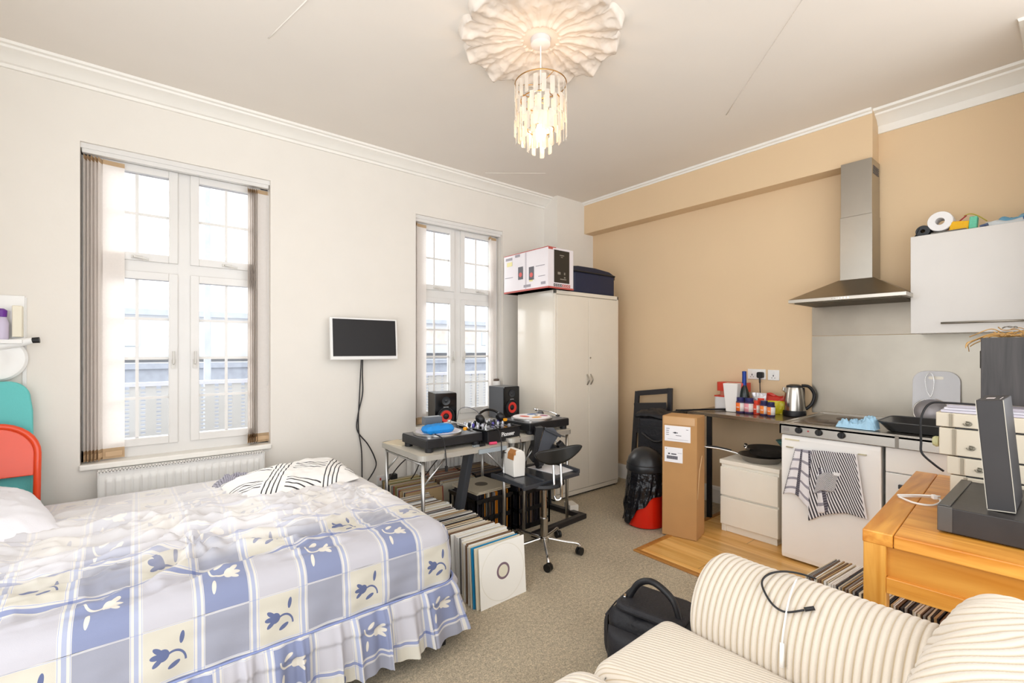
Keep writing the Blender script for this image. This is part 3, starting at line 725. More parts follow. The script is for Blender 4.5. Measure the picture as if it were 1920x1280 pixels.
cush_m = patmat('white cushion with black line weave print', 'f1efec', cushpat, .85, bump=.1)
f = B(); pillow(f, .66, .40, .085, Matrix.Translation((.72, 2.95, .605)) @ Euler((R(7), R(-3), R(9))).to_matrix().to_4x4(), seed=8, wr=.012, nu=80, nv=50)
tag(f.build('cushion', cush_m, smooth=True), 'white cushion with black crossing line bands lying on the bed', 'cushion')
def scarfp(u, v, w_): return [(((u * 38).fr() < .35), '4c4a55'), (((v * 50).fr() < .3), 'b9b7c4')]
scarf_m = patmat('grey striped jersey', 'a7a5b2', scarfp, .9)
f = B()
def sc(u, v):
    x = .36 + .34 * u; y = 3.02 + .26 * v + .04 * math.sin(u * 9); e = min(u, 1 - u, v, 1 - v)
    return (x + .02 * nz(u * 5, v * 5), y, .572 + min(1, e * 8) * (.035 + .035 * abs(nz(u * 5, v * 6, 2)) + .02 * math.sin(u * 17 + v * 9)))
f.grid(sc, 50, 40); tag(f.build('scarf', scarf_m, smooth=True, solid=.004), 'crumpled grey striped scarf behind the patterned cushion', 'scarf')

# ================================================================ RECORDS
REC = {'cream': M('cream sleeve card', 'd9cfb8', .7), 'white': M('white sleeve card', 'e9e7e2', .7), 'black': M('black sleeve card', '26242a', .5),
       'brown': M('brown sleeve card', '7a5f48', .7), 'grey': M('grey sleeve card', '8d8a88', .7), 'red': M('faded red sleeve card', '9e4a3a', .65), 'olive': M('olive sleeve card', '8c8a50', .7), 'tan': M('tan sleeve card', 'b79a70', .7),
       'orange': M('orange sleeve card', 'df8a1c', .6), 'blue': M('blue sleeve card', '1f86b8', .5)}
recmesh = {}
def record(col, loc, rot, where, grp, th=.0048):
    key = (col, round(th, 4))
    if key not in recmesh:
        b = B(); b.box(-.157, .157, -th / 2, th / 2, 0, .315); o = b.build('record_sleeve', REC[col]); recmesh[key] = o
    else: o = recmesh[key].copy(); C.objects.link(o)
    o.location = loc; o.rotation_euler = rot
    return tag(o, '%s record sleeve standing %s' % (col, where), 'record', grp)
def rowrec(x, y0, y1, where, grp, weights, rz=0, lean=R(4), z=0.0, pitch=(.0052, .0105), axis='y', base=None, flat=False):
    p = y0; k = 0
    while p < y1:
        th = rnd.uniform(*pitch) * 1.25; col = rnd.choices(list(weights), list(weights.values()))[0]
        j = rnd.uniform(-.012, .012) + .012 * math.sin(p * 23)
        loc = (x + j, p, z) if axis == 'y' else (p, x + j, z)
        record(col, loc, (lean + R(rnd.uniform(-.6, .6)), 0, rz + R(rnd.uniform(-1.5, 1.5)) + (PI / 2 if axis == 'x' else 0)), where, '%s %s' % (col, grp), [.004, .006, .009][min(2, int((th - pitch[0]) / (pitch[1] - pitch[0]) * 2.99))])
        p += th + .0006; k += 1
    return k
mixw = {'cream': 5, 'white': 5, 'black': 3, 'brown': 2, 'grey': 2.5, 'tan': 3, 'red': .4}
rowrec(1.575, 2.10, 2.28, 'at the near end of the long row beside the bed', 'sleeves at the near end of the long floor row', {'white': 4, 'cream': 4, 'grey': 1, 'brown': 1}, lean=R(-2))
rowrec(1.56, 2.29, 2.62, 'in the middle of the long row beside the bed', 'sleeves in the middle of the long floor row', mixw, lean=R(-3))
rowrec(1.53, 2.63, 3.10, 'at the far end of the long row beside the bed', 'sleeves at the far end of the long floor row', mixw, lean=R(-3))
rowrec(1.72, 3.16, 3.62, 'in the row by the wall behind the first table leg', 'sleeves by the wall near the socket', {'olive': 3, 'tan': 3, 'black': 2, 'red': 1.5, 'cream': 3, 'grey': 1}, lean=R(-3))
rowrec(2.08, 3.22, 3.64, 'in the row between the crates and the radiator', 'sleeves between the crates and the radiator', {'brown': 3, 'tan': 3, 'black': 3, 'red': 1.2, 'cream': 2, 'grey': 2}, lean=R(-3))
rowrec(2.42, 3.25, 3.64, 'in the darker row below the radiator end', 'sleeves below the radiator end', {'black': 4, 'brown': 3, 'tan': 2, 'grey': 2}, lean=R(-3))
# the leaning front sleeves
def bigsleeve(name, col, x, y, rz, lean, label, th=.004, size=.32):
    b = B(); b.box(-size / 2, size / 2, -th / 2, th / 2, 0, size); o = b.build(name, col); o.location = (x, y, 0); o.rotation_euler = (lean, 0, rz)
    return tag(o, label, 'record')
fs = bigsleeve('record_sleeve', M('milky paper sleeve', 'f0eee8', .55), 1.577, 2.015, R(1), R(-4), 'foremost white record sleeve with a round label window, facing the room')
f = B(); f.lathe([(.033, 0), (.045, 0), (.045, .0008), (.033, .0008)], 40, (0, -.0022, .165), Matrix.Rotation(R(90), 4, 'X'), cap=False); f.build('label_ring', M('dusky purple print', '7a6470', .6), fs, world=False)
f = B(); f.lathe([(0, .0006), (.033, .0006), (.033, 0)], 40, (0, -.0022, .165), Matrix.Rotation(R(90), 4, 'X')); f.build('label', M('label cream', 'dfdac6', .6), fs, world=False)
f = B(); f.lathe([(.148, 0), (.150, .0004), (.152, 0)], 60, (0, -.0021, .16), Matrix.Rotation(R(90), 4, 'X'), cap=False); f.build('disc_outline', M('disc outline', 'e4e1d6', .4), fs, world=False)
bigsleeve('record_sleeve', REC['cream'], 1.562, 2.034, R(1), R(-4), 'cream record sleeve just behind the foremost white one', .006)
bigsleeve('record_sleeve', REC['blue'], 1.556, 2.052, R(0), R(-4), 'bright blue record sleeve near the front of the floor row', .006)
bigsleeve('record_sleeve', REC['cream'], 1.552, 2.068, R(0), R(-4), 'cream record sleeve just behind the blue one', .008)
# crates
def crate(x, y, label, fillw):
    t = thing('record_crate', label, 'crate', (x, y, 0)); w_, d_, h_ = .335, .36, .30; wl = M('black crate plastic', '101012', .4)
    f = B(); x0, x1, y0, y1 = x - w_ / 2, x + w_ / 2, y - d_ / 2, y + d_ / 2
    f.box(x0, x1, y0, y1, .0, .01)
    for (z0, z1) in ((.01, .04), (.135, .165), (.27, .30)):
        f.box(x0, x1, y0, y0 + .012, z0, z1).box(x0, x1, y1 - .012, y1, z0, z1).box(x0, x0 + .012, y0, y1, z0, z1).box(x1 - .012, x1, y0, y1, z0, z1)
    for q in range(7):
        a = x0 + q * (w_ - .012) / 6; f.box(a, a + .012, y0, y0 + .01, 0, .30).box(a, a + .012, y1 - .01, y1, 0, .30)
    for q in range(7):
        a = y0 + q * (d_ - .012) / 6; f.box(x0, x0 + .01, a, a + .012, 0, .30).box(x1 - .01, x1, a, a + .012, 0, .30)
    f.box(x0 - .006, x1 + .006, y0 - .006, y0 + .004, .285, .302).box(x0 - .006, x0 + .004, y0 - .006, y1 + .006, .285, .302)
    f.build('crate_body', wl, t)
    rowrec(y, x0 + .03, x1 - .02, 'inside the crate ' + fillw[0], 'sleeves inside the crate ' + fillw[0], fillw[1], lean=0, z=.012, axis='x', pitch=(.006, .013))
crate(2.06, 2.93, 'black plastic crate of records with a pale record lying on top', ('under the pale record', {'black': 8, 'orange': 2, 'grey': 1, 'cream': 1, 'brown': 1}))
crate(2.43, 2.90, 'black plastic crate of records behind the swivel stool column', ('behind the stool column', {'black': 6, 'brown': 3, 'olive': 1, 'tan': 1}))
for i, (dz, lb, c_) in enumerate(((0, 'lower pale record sleeve lying flat on the crate', 'cream'), (.012, 'topmost pale record sleeve with round hole lying flat on the crate', 'tan'))):
    f = B(); f.obox((0, 0, .0045), (.318, .318, .009)); o = f.build('record_sleeve', M('pale buff sleeve', 'c9bda6', .7)); o.location = (2.06, 2.92, .335 + dz); o.rotation_euler = (0, 0, R(2 + 3 * i)); tag(o, lb, 'record')
    if i:
        f = B(); f.lathe([(0, .0015), (.05, .0015), (.05, 0)], 30, (0, 0, .009)); f.build('label', M('dark record label', '6b5f4e', .5), o, world=False)
rowrec(2.515, -.05, .84, 'in the floor row under the oak table', 'sleeves in the row under the oak table', {'black': 4, 'cream': 4, 'grey': 3, 'brown': 2, 'white': 2, 'tan': 2, 'olive': .5}, rz=R(5 + 90), lean=R(0)) if 0 else None
p = -.06
while p < .80:
    th = rnd.uniform(.006, .013); col = rnd.choices(['black', 'cream', 'grey', 'brown', 'white', 'tan', 'olive'], [4, 4, 3, 2, 2, 2, .4])[0]
    record(col, (2.60 + rnd.uniform(-.01, .01), p, .008), (R(-3), 0, R(-5 + rnd.uniform(-1, 1))), 'in the floor row under the oak table', '%s sleeves in the row under the oak table' % col, [.004, .006, .009][min(2, int((th - .006) / .0024))]); p += th

# ================================================================ FOLDING TABLES WITH DECKS
tabm = M('speckled grey laminate', 'cfc8ba', .45, var=.05, vscale=120); tedge = M('folding table rim', 'bdbab2', .4, .6)
def ftable(x0, x1, y0, y1, z, label, lin_=.035, low=True):
    t = thing('folding_table', label, 'table', ((x0 + x1) / 2, (y0 + y1) / 2, 0))
    f = B(); f.prism(rrect(x1 - x0 - .008, y1 - y0 - .008, .045, 6, (x0 + x1) / 2, (y0 + y1) / 2), z - .022, z, 'xy'); f.build('tabletop', tabm, t)
    f = B(); pts = [(a, b, z - .013) for a, b in rrect(x1 - x0, y1 - y0, .05, 6, (x0 + x1) / 2, (y0 + y1) / 2)]
    n = len(pts)
    for dz0, dz1 in ((-.018, .016),):
        vs = [(a, b, q + dz0) for a, b, q in pts] + [(a, b, q + dz1) for a, b, q in pts]; f.add(vs, [(i, (i + 1) % n, n + (i + 1) % n, n + i) for i in range(n)])
    f.build('rim', tedge, t, solid=.004)
    for x, sx in ((x0 + lin_, 1), (x1 - .035, -1)):
        for y in (y0 + .035, y1 - .035):
            f = B(); f.tube([(x, y, 0.01), (x, y, z - .02)], .0125, 10); f.build('leg', alu, t, smooth=True)
            f = B(); f.tube([(x, y, z - .20), (x + sx * .17, y, z - .03)], .007, 8); f.build('brace', alu, t, smooth=True)
        if low and sx > 0: f = B(); f.tube([(x, y0 + .035, .10), (x, y1 - .035, .10)], .009, 8); f.build('cross_bar', alu, t, smooth=True)
        f = B(); f.tube([(x, y0 + .035, z - .06), (x, y1 - .035, z - .06)], .007, 8); f.build('cross_bar', alu, t, smooth=True)
    return t
TZ = .715
t1 = ftable(1.375, 2.095, 2.60, 3.22, TZ, 'pale folding table under the first deck, beside the foot of the bed')
t2 = ftable(2.10, 2.755, 2.615, 3.22, .738, 'pale folding table under the second deck, beside the wardrobe', .16, False)
f = B(); f.obox((1.93, 2.592, .69), (.24, .004, .03)); f.build('tape_patch', M('silver tape', '9aa4aa', .35), t1)
deck_top = M('dark grey deck metal', '5d5d60', .35, .3); platter_m = M('platter rim', 'b5b3b0', .3, .9)
def turntable(x, y, z, rz, label, mat_, kind):
    t = thing('turntable', label, 'turntable', (x, y, z), rz)
    f = B(); f.box(-.225, .225, -.17, .17, .028, .085); f.build('plinth', black_pl, t, bevel=.006, world=False)
    f = B(); f.box(-.222, .222, -.167, .167, .085, .09); f.build('top_plate', deck_top, t, bevel=.003, world=False)
    for a in (-.19, .19):
        for b_ in (-.135, .135):
            f = B(); f.cyl((a, b_, 0), .028, .03); f.build('foot', black_pl, t, bevel=.003, world=False, smooth=40)
    f = B(); f.lathe([(.16, .09), (.166, .092), (.166, .105), (.158, .108), (0, .108)], 60, (-.04, 0, 0)); f.build('platter', platter_m, t, world=False, smooth=30)
    f = B(); f.lathe([(0, 0), (.152, 0), (.152, .003), (0, .0035)], 60, (-.04, 0, .108)); sl = f.build('slipmat', mat_, t, world=False, smooth=30)
    f = B(); f.lathe([(.032, 0), (.032, .02), (.022, .035), (0, .036)], 24, (.16, .10, .09)); f.build('tonearm_base', deck_top, t, world=False, smooth=40)
    f = B(); f.tube(spl([(.16, .145, .135), (.16, .10, .135), (.165, 0, .13), (.155, -.07, .125), (.135, -.12, .118)]), .005, 8); f.tube([(.16, .145, .135), (.16, .165, .135)], .013, 10); f.build('tonearm', chrome, t, world=False, smooth=True)
    f = B(); f.obox((.13, -.13, .114), (.018, .04, .014), (0, 0, R(-20))); f.build('headshell', black_pl, t, world=False)
    f = B(); f.box(.185, .20, -.13, -.02, .0905, .093); f.obox((.192, -.075, .098), (.02, .012, .01)); f.build('pitch_slider', M('slider silver', 'bbbbbb', .3, .6), t, world=False)
    f = B(); f.cyl((-.19, -.14, .09), .016, .01); f.build('start_button', M('slider silver'), t, world=False, smooth=40)
    
    return t
slip1 = M('white slipmat', 'd8d4dc', .8)
def slipp(u, v, w_):
    return [(ell(u, v, .0, .02, .075, .05), 'f2efe8'), (ell(u, v, -.09, .03, .03, .05), 'cf4f3b'), (ell(u, v, -.05, -.07, .05, .03), 'e2a13c'), (ell(u, v, .04, .08, .05, .03), '3c63a8'), (ell(u, v, .06, -.04, .03, .04), '9b4a6c'), (ell(u, v, 0, -.01, .012, .012), '2a2a2a'), (ell(u, v, .035, .02, .015, .02), '3a2a28')]
slip2 = patmat('colourful illustrated slipmat', 'e9e2e4', slipp, .7, coord='Object')
turntable(1.672, 2.84, TZ, R(2), 'black turntable with a blue pouch lying on it, nearest the bed', slip1, 0)
turntable(2.53, 2.825, .738, R(3), 'black turntable with a colourful illustrated disc, nearest the wardrobe', slip2, 1)
# mixer
t = thing('dj_mixer', 'black mixer crowded with knobs between the two turntables', 'mixer', (2.06, 2.86, TZ))
xf = Matrix.Translation((2.07, 2.83, TZ)) @ Matrix.Rotation(R(5), 4, 'Z')
f = B(xf); f.box(-.16, .16, -.17, .17, .01, .095); f.build('casing', black_pl, t, bevel=.004)
f = B(xf); f.box(-.18, .165, -.18, .17, .095, .105); f.build('top_panel', black_gl, t, bevel=.003)
k_ = 0
for i in range(6):
    for j in range(4):
        f = B(xf); cx, cy = -.13 + i * .05, .13 - j * .05; f.lathe([(.011, .105), (.009, .125), (0, .126)], 12, (cx, cy, 0)); f.build('knob', [M('silver knob', 'c9c8cf', .3, .5), black_pl, M('violet knob', '5a4fb0', .4)][(i * 3 + j) % 5 % 3 if (i + j) % 4 else 0], t, smooth=40)
for i in range(4):
    f = B(xf); f.box(-.10 + i * .06, -.095 + i * .06, -.15, -.07, .105, .107); f.obox((-.0975 + i * .06, -.10 - .01 * i, .113), (.02, .01, .014)); f.build('fader', M('silver knob'), t)
mt = xf.copy(); mt.translation -= Vector(t.location)
text('Pioneer', .042, mt @ Matrix.Translation((.035, -.1705, .055)) @ Matrix.Rotation(R(90), 4, 'X'), 'lettering', t, .0006, bold=True).data.materials.append(M('white print', 'e8e8e8', .5))
# headphones on the mixer
t = thing('headphones', 'black headphones resting on the mixer', 'headphones', (2.10, 2.86, TZ + .12))
f = B(); f.tube(spl([(1.995, 2.86, .87), (2.02, 2.88, .905), (2.10, 2.90, .925), (2.18, 2.89, .905), (2.20, 2.86, .865)]), .010, 8); f.build('headband', black_gl, t, smooth=True)
for x in (2.0, 2.19):
    f = B(); f.lathe([(0, -.02), (.03, -.02), (.040, -.008), (.040, .012), (.032, .022), (0, .022)], 20, (x, 2.85, .866), Matrix.Rotation(R(60), 4, 'Y')); f.build('ear_cup', black_pl, t, smooth=40)
f = B(); f.tube(spl([(2.0, 2.82, .85), (1.99, 2.74, .85), (2.0, 2.665, .84), (2.0, 2.60, .78), (2.0, 2.585, .66), (2.0, 2.585, .62)]), .004, 6); tag(f.build('cable', black_pl, smooth=True), 'black cable hanging over the table edge in front of the mixer', 'cable')
f = B(); f.tube(spl([(2.0, 2.585, .66), (2.07, 2.58, .655), (2.15, 2.58, .66), (2.19, 2.60, .70), (2.2, 2.63, .76)]), .003, 6); tag(f.build('cable', MATS['dark cable'], smooth=True), 'thin cable looping below the mixer lettering', 'cable')
f = B(); f.tube(spl([(1.53, 2.70, .83), (1.56, 2.64, .80), (1.55, 2.6, .74), (1.55, 2.585, .66), (1.55, 2.585, .63)]), .004, 6); f.obox((1.55, 2.585, .62), (.014, .014, .035)); tag(f.build('cable', black_pl, smooth=40), 'black jack cable hanging from the blue pouch', 'cable')
f = B(); f.tube(spl([(1.88, 2.98, .86), (1.93, 3.02, .93), (2.0, 3.0, .94), (2.06, 2.96, .90), (2.07, 2.93, .85)]), .0035, 6); tag(f.build('cable', M('grey cable', '7c7c80', .5), smooth=True), 'grey cable arching over the back of the mixer', 'cable')
# blue pouch, black box, small clutter
f = B(); pillow(f, .21, .10, .032, Matrix.Translation((1.585, 2.755, TZ + .135)) @ Euler((0, 0, R(-2))).to_matrix().to_4x4(), nu=24, nv=16, k=.3, flat=.8, p=5); tag(f.build('pouch', M('bright blue cloth', '1788d8', .6, bump=.2, bscale=100), smooth=True), 'bright blue zip pouch on the turntable nearest the bed', 'pouch')
f = B(); f.obox((1.60, 2.86, TZ + .18), (.13, .06, .055), (0, 0, R(-6))); tag(f.build('small_box', M('slate metal', '5c6168', .35), bevel=.004), 'small grey box standing behind the blue pouch', 'box')
f = B(); f.obox((1.79, 2.73, TZ + .118), (.028, .022, .022), (0, 0, .4)); tag(f.build('cartridge_cap', M('amber plastic', 'f0a21e', .35), bevel=.004), 'small amber cap lying on the turntable nearest the bed', 'cap')
f = B(); f.obox((2.20, 2.80, TZ + .135), (.03, .02, .022), (0, 0, .2)); tag(f.build('cartridge_cap', MATS['amber plastic'], bevel=.004), 'small amber cap on the mixer beside the headphones', 'cap')
f = B(); f.tube([(1.93, 2.635, TZ + .012), (1.985, 2.625, TZ + .012)], .010, 8); tag(f.build('lighter', M('pink plastic', 'd9416a', .35), smooth=40), 'pink lighter on the front edge of the folding table', 'lighter')
f = B(); f.obox((1.87, 2.64, TZ + .009), (.05, .02, .018), (0, 0, .1)); tag(f.build('small_box', black_pl, bevel=.003), 'small dark case next to the pink lighter', 'box')
f = B(); f.obox((1.82, 2.645, TZ + .008), (.05, .025, .014), (0, 0, .1)); tag(f.build('small_box', M('steel tin', 'a9b4bc', .3, .7), bevel=.003), 'small silvery tin under the front of the first turntable', 'tin')
f = B(); f.obox((1.47, 3.10, TZ + .003), (.14, .2, .006), (0, 0, .3)); tag(f.build('booklet', M('buff paper', 'd9cdb4', .8)), 'buff booklet at the back corner of the first folding table', 'booklet')
f = B(); f.obox((1.80, 3.0, TZ + .118), (.12, .09, .008), (0, 0, .3)); tag(f.build('booklet', paper), 'white leaflet behind the pouch on the first turntable', 'leaflet')
# monitor speakers
spk = M('black vinyl cabinet', '39352f', .45, bump=.1, bscale=120); red = M('red speaker cone', 'd9382e', .4)
def monitor(x, y, z, rz, label, side_m):
    t = thing('studio_speaker', label, 'speaker', (x, y, z), rz)   # local: front faces -y
    w_, d_, h_ = .19, .23, .30
    f = B(); f.box(-w_ / 2, w_ / 2, .012, d_, 0, h_); f.build('cabinet', side_m, t, bevel=.004, world=False)
    f = B(); f.prism(rrect(w_, h_, .012, 4, 0, h_ / 2), -.0, .014, 'xz'); f.build('front_baffle', black_gl, t, bevel=.003, world=False)
    rx = Matrix.Rotation(R(90), 4, 'X')
    f = B(); f.lathe([(.075, 0), (.075, .006), (.066, .006), (.060, .0), (.060, -.0)], 40, (0, 0, .105), rx); f.build('woofer_rim', black_pl, t, world=False, smooth=40)
    f = B(); f.lathe([(.060, .002), (.052, .008), (.044, .003), (.044, -.0)], 40, (0, -.0, .105), rx, cap=False); f.build('woofer_surround', black_pl, t, world=False, smooth=True)
    f = B(); f.lathe([(.050, .0075), (.042, .0085), (.024, .003)], 40, (0, -.002, .105), rx, cap=False); f.build('woofer_cone', red, t, world=False, smooth=True)
    f = B(); f.lathe([(.026, .003), (.018, .010), (0, .013)], 30, (0, -.002, .105), rx); f.build('dust_cap', black_pl, t, world=False, smooth=True)
    f = B(); f.lathe([(.036, .0), (.036, .004), (.026, .001), (.014, .001), (.010, .007), (0, .009)], 30, (0, -.001, .235), rx); f.build('tweeter', M('dark waveguide', '2e3033', .25), t, world=False, smooth=40)
    f = B(); f.box(-.022, .022, -.0025, 0, .172, .186); f.build('badge', M('grey badge', '8f8f8f', .4), t, world=False)
    return t
monitor(2.035, 3.40, TZ + .005, R(-14), 'black studio speaker with red cone, nearer the television', spk)
monitor(2.735, 3.38, .743, R(2), 'black studio speaker with red cone, nearer the wardrobe', M('grey speaker side', '54565a', .3))
f = B(); f.box(1.93, 2.88, 3.26, 3.58, .70, .718); f.box(1.95, 2.86, 3.3, 3.32, .64, .70); 
shelf = tag(f.build('shelf_board', upvc, bevel=.003), 'white board under the speakers behind the folding tables', 'shelf')
f2 = B()
for x in (1.96, 2.85): f2.box(x - .012, x + .012, 3.5, 3.53, 0, .70)
f2.build('support', upvc, shelf)
t = thing('beaker', 'white lidded beaker on the sill of the narrower window', 'beaker', (2.80, W + .03, .694))
f = B(); f.lathe([(.03, .694), (.04, .70), (.042, 1.06), (.036, 1.07)], 20, (2.86, W - .005, 0)); f.build('body', upvc, t, smooth=40)
f = B(); f.lathe([(.025, 1.07), (.03, 1.09), (0, 1.095)], 20, (2.86, W - .005, 0)); f.build('lid', M('dull brown', '6b5b50', .6), t, smooth=40)
# white sheet on the wall left of the table, socket, cables under the tables
def socket(x, y, z, nrm, label, wd=.146, plug=False):
    t = thing('wall_socket', label, 'socket', (x, y, z)); pl = M('white socket plastic', 'efeeec', .3)
    if nrm == 'y':
        f = B(); f.box(x - wd / 2, x + wd / 2, y - .01, y, z - .043, z + .043); f.build('plate', pl, t, bevel=.003)
        f = B(); f.box(x - wd / 3, x - wd / 3 + .012, y - .014, y - .01, z + .005, z + .025); f.build('switch', M('red switch mark', 'c9463a', .4), t)
    else:
        f = B(); f.box(x - .01, x, y - wd / 2, y + wd / 2, z - .043, z + .043); f.build('plate', pl, t, bevel=.003)
        for q in ((-.036, .036) if wd > .1 else (0,)):
            f = B()
            f.box(x - .0115, x - .0098, y + q - .004, y + q + .004, z - .012, z + .002)
            for s_ in (-.011, .011): f.box(x - .0115, x - .0098, y + q + s_ - .003, y + q + s_ + .003, z - .026, z - .02)
            f.build('pin_holes', M('dark slot', '6a6668', .6), t)
            f = B(); f.box(x - .015, x - .01, y + q - .006, y + q + .006, z + .012, z + .032); f.build('switch', pl, t, bevel=.0015)
    return t
socket(1.66, W - .016 + .016, .27, 'y', 'white double socket on the wall under the folding table')
for i, (pts, lb) in enumerate((
    ([(1.62, 3.0, .70), (1.60, 3.35, .5), (1.60, 3.6, .3), (1.62, 3.70, .22)], 'thin dark cable dropping straight behind the table leg near the bed'),
    ([(1.80, 3.0, .70), (1.82, 3.4, .5), (1.79, 3.5, .35), (1.72, 3.55, .25), (1.66, 3.6, .2)], 'dark cable curving down towards the wall socket'),
    ([(1.86, 2.9, .70), (1.90, 3.3, .5), (1.87, 3.45, .35), (1.84, 3.5, .33)], 'dark cable hanging slanted before the radiator'),
    ([(1.95, 3.2, .66), (2.2, 3.45, .60), (2.5, 3.5, .52), (2.75, 3.5, .50)], 'dark cable sagging along the underside of the tables'),
    ([(2.62, 2.9, .72), (2.60, 3.0, .5), (2.66, 3.1, .3), (2.6, 3.1, .1)], 'black cable below the second turntable'))):
    f = B(); f.tube(spl(pts), .0045, 6); tag(f.build('cable', MATS['dark cable'], smooth=True), lb, 'cable')
f = B(); f.obox((1.66, 3.62, .335), (.06, .05, .045)); tag(f.build('plug_adapter', black_pl, bevel=.008), 'black plug adapter lying on the records by the socket', 'plug')
f = B(); f.tube([(1.80, 2.79, .335), (1.86, 2.79, .335)], .02, 10)
# slanted black post: a keyboard stand
t = thing('instrument_stand', 'black slanted stand post below the first folding table', 'stand', (1.80, 2.80, .0))
f = B(); f.bar((1.72, 2.78, .02), (1.83, 2.735, .69), .075, .045, (1, 0, 0)); f.build('post', char_m, t, bevel=.006)
f = B(); f.bar((1.79, 2.70, .672), (1.93, 2.80, .672), .05, .014); f.build('top_arm', char_m, t, bevel=.003)
# tray, swivel stool, laptop frame
t = thing('steel_frame', 'black rectangular steel floor frame beneath the swivel stool', 'frame', (2.6, 2.75, 0))
f = B(); f.bar((2.27, 2.555, .022), (2.875, 2.60, .022), .05, .04).bar((2.85, 2.60, .022), (2.81, 2.98, .022), .05, .04); f.build('floor_bar', M('black brown steel', '231f20', .4), t, bevel=.006)
f = B(); f.bar((2.81, 2.95, .03), (2.79, 2.93, .44), .03, .02); f.bar((2.79, 2.93, .42), (2.4, 2.7, .42), .03, .02); f.build('upright', char_m, t, bevel=.003)
SX, SY = 2.155, 2.315
t = thing('swivel_stool', 'small swivel stool with chrome star base and black backrest', 'stool', (SX, SY, 0))
f = B(); f.tube([(SX, SY, .09), (SX, SY, .24)], .026, 16); f.build('column_sleeve', M('satin chrome', 'b9b6b2', .2, 1), t, smooth=40)
f = B(); f.tube([(SX, SY, .24), (SX, SY, .46)], .018, 16); f.tube([(SX, SY, .232), (SX, SY, .245)], .028, 16); f.build('gas_lift', MATS['satin chrome'], t, smooth=40)
f = B(); f.lathe([(.03, .08), (.036, .085), (.036, .115), (.028, .12)], 18, (SX, SY, 0)); f.build('hub', chrome, t, smooth=40)
legs_ = [Vector(p) for p in ((2.00, 2.11), (2.33, 2.15), (2.42, 2.45), (2.16, 2.62), (1.90, 2.40))]
for p in legs_:
    e = Vector((p.x, p.y)); c_ = Vector((SX, SY)); d = e - c_
    g = thing('leg', None, None) if 0 else None
    pts = [(SX + d.x * .1, SY + d.y * .1, .105), (SX + d.x * .6, SY + d.y * .6, .085), (SX + d.x * .93, SY + d.y * .93, .075), (e.x, e.y, .055)]
    f = B(); f.tube(spl(pts, 5), .011, 8); lg = f.build('leg', chrome, t, smooth=True)
    ang = math.atan2(d.y, d.x) + .9; dx, dy = math.cos(ang), math.sin(ang)
    f = B()
    for s_ in (-.012, .012): f.tube([(e.x - dy * s_ - dy * .006 * (1 if s_ > 0 else -1), e.y + dx * s_ + dx * .006 * (1 if s_ > 0 else -1), .026), (e.x - dy * s_ * .2, e.y + dx * s_ * .2, .026)], .026, 18)
    f.build('caster', M('caster rubber', '141414', .35), lg, smooth=40)
f = B(); f.lathe([(0, 0), (.14, 0), (.155, .012), (.15, .03), (0, .035)], 30, (SX + .03, SY + .05, .455)); f.build('seat', black_pl, t, smooth=40)
f = B()
def br(u, v):
    a = -1 + 2 * u; x = a * .155; hh = .05 * (1 - abs(a) ** 2.4) ** .7 + .004; up = .03 * a + .045 * a * a
    c = 2 * v - 1
    base = Vector((2.19, 2.215, .668)); r_ = Vector((.777, -.629, 0)); fwd = Vector((.629, .777, 0))
    return base + r_ * (x) + Vector((0, 0, up + c * hh)) + fwd * (.05 * (1 - a * a)) - fwd * .02
f.grid(br, 30, 8); f.build('backrest', M('black moulded seat shell', '15130f', .3), t, smooth=True, solid=.018)
for s_ in (-.028, .022):
    q = Vector((2.19, 2.215, 0)) + Vector((.777, -.629, 0)) * s_
    q2 = q + Vector((.629, .777, 0)) * .04
    f = B(); f.tube(spl([(q2.x, q2.y, .66), (q2.x, q2.y, .60), (q.x, q.y, .50), (q.x, q.y, .41 if s_ < 0 else .40)]), .0085, 8); f.build('back_tube', chrome, t, smooth=True)
f = B(); q = Vector((2.19, 2.215, 0)); r_ = Vector((.777, -.629, 0))
f.tube(spl([q - r_ * .028 + Vector((0, 0, .41)), q - r_ * .015 + Vector((0, 0, .385)), q + r_ * .01 + Vector((0, 0, .385)), q + r_ * .022 + Vector((0, 0, .40))]), .0085, 8)
f.build('tube_foot', chrome, t, smooth=40)
# tray
t = thing('laptop_tray', 'dark grey metal tray with raised rims resting on the swivel stool', 'tray', (2.28, 2.53, .49))
z = .495; cn = [(1.94, 2.62), (1.935, 2.27), (2.30, 2.30), (2.49, 2.305), (2.55, 2.70), (2.30, 2.72)]
f = B(); f.prism(cn, z, z + .006, 'xy'); f.build('plate', M('dark metallic tray', '4a4d55', .25, .6), t)
f = B()
for a, b_ in ((0, 1), (4, 3)): f.bar((cn[a][0], cn[a][1], z + .012), (cn[b_][0], cn[b_][1], z + .012), .02, .03)
f.bar((1.935, 2.27, z - .006), (2.49, 2.305, z - .006), .012, .025); f.bar((1.94, 2.62, z), (2.55, 2.70, z), .012, .02); f.bar((2.17, 2.63, z + .01), (2.13, 2.29, z + .008), .02, .012)
f.build('rim', char_m, t, bevel=.003)
f = B(); f.obox((2.40, 2.50, z + .008), (.21, .29, .002), (0, 0, R(5))); tag(f.build('paper_sheet', paper), 'white sheet of paper lying on the dark tray', 'paper')
t = thing('paper_bag', 'upright white paper bag standing on the dark tray', 'bag', (2.07, 2.52, z + .02))
f = B(Matrix.Translation((2.08, 2.53, z + .008)) @ Matrix.Rotation(R(-8), 4, 'Z'))
f.prism([(-.045, 0), (.045, 0), (.05, .13), (.042, .165), (.015, .185), (-.03, .18), (-.048, .155), (-.05, .10)], -.055, .075, 'xz'); f.build('body', M('white kraft paper', 'efebe4', .7), t, bevel=.005)
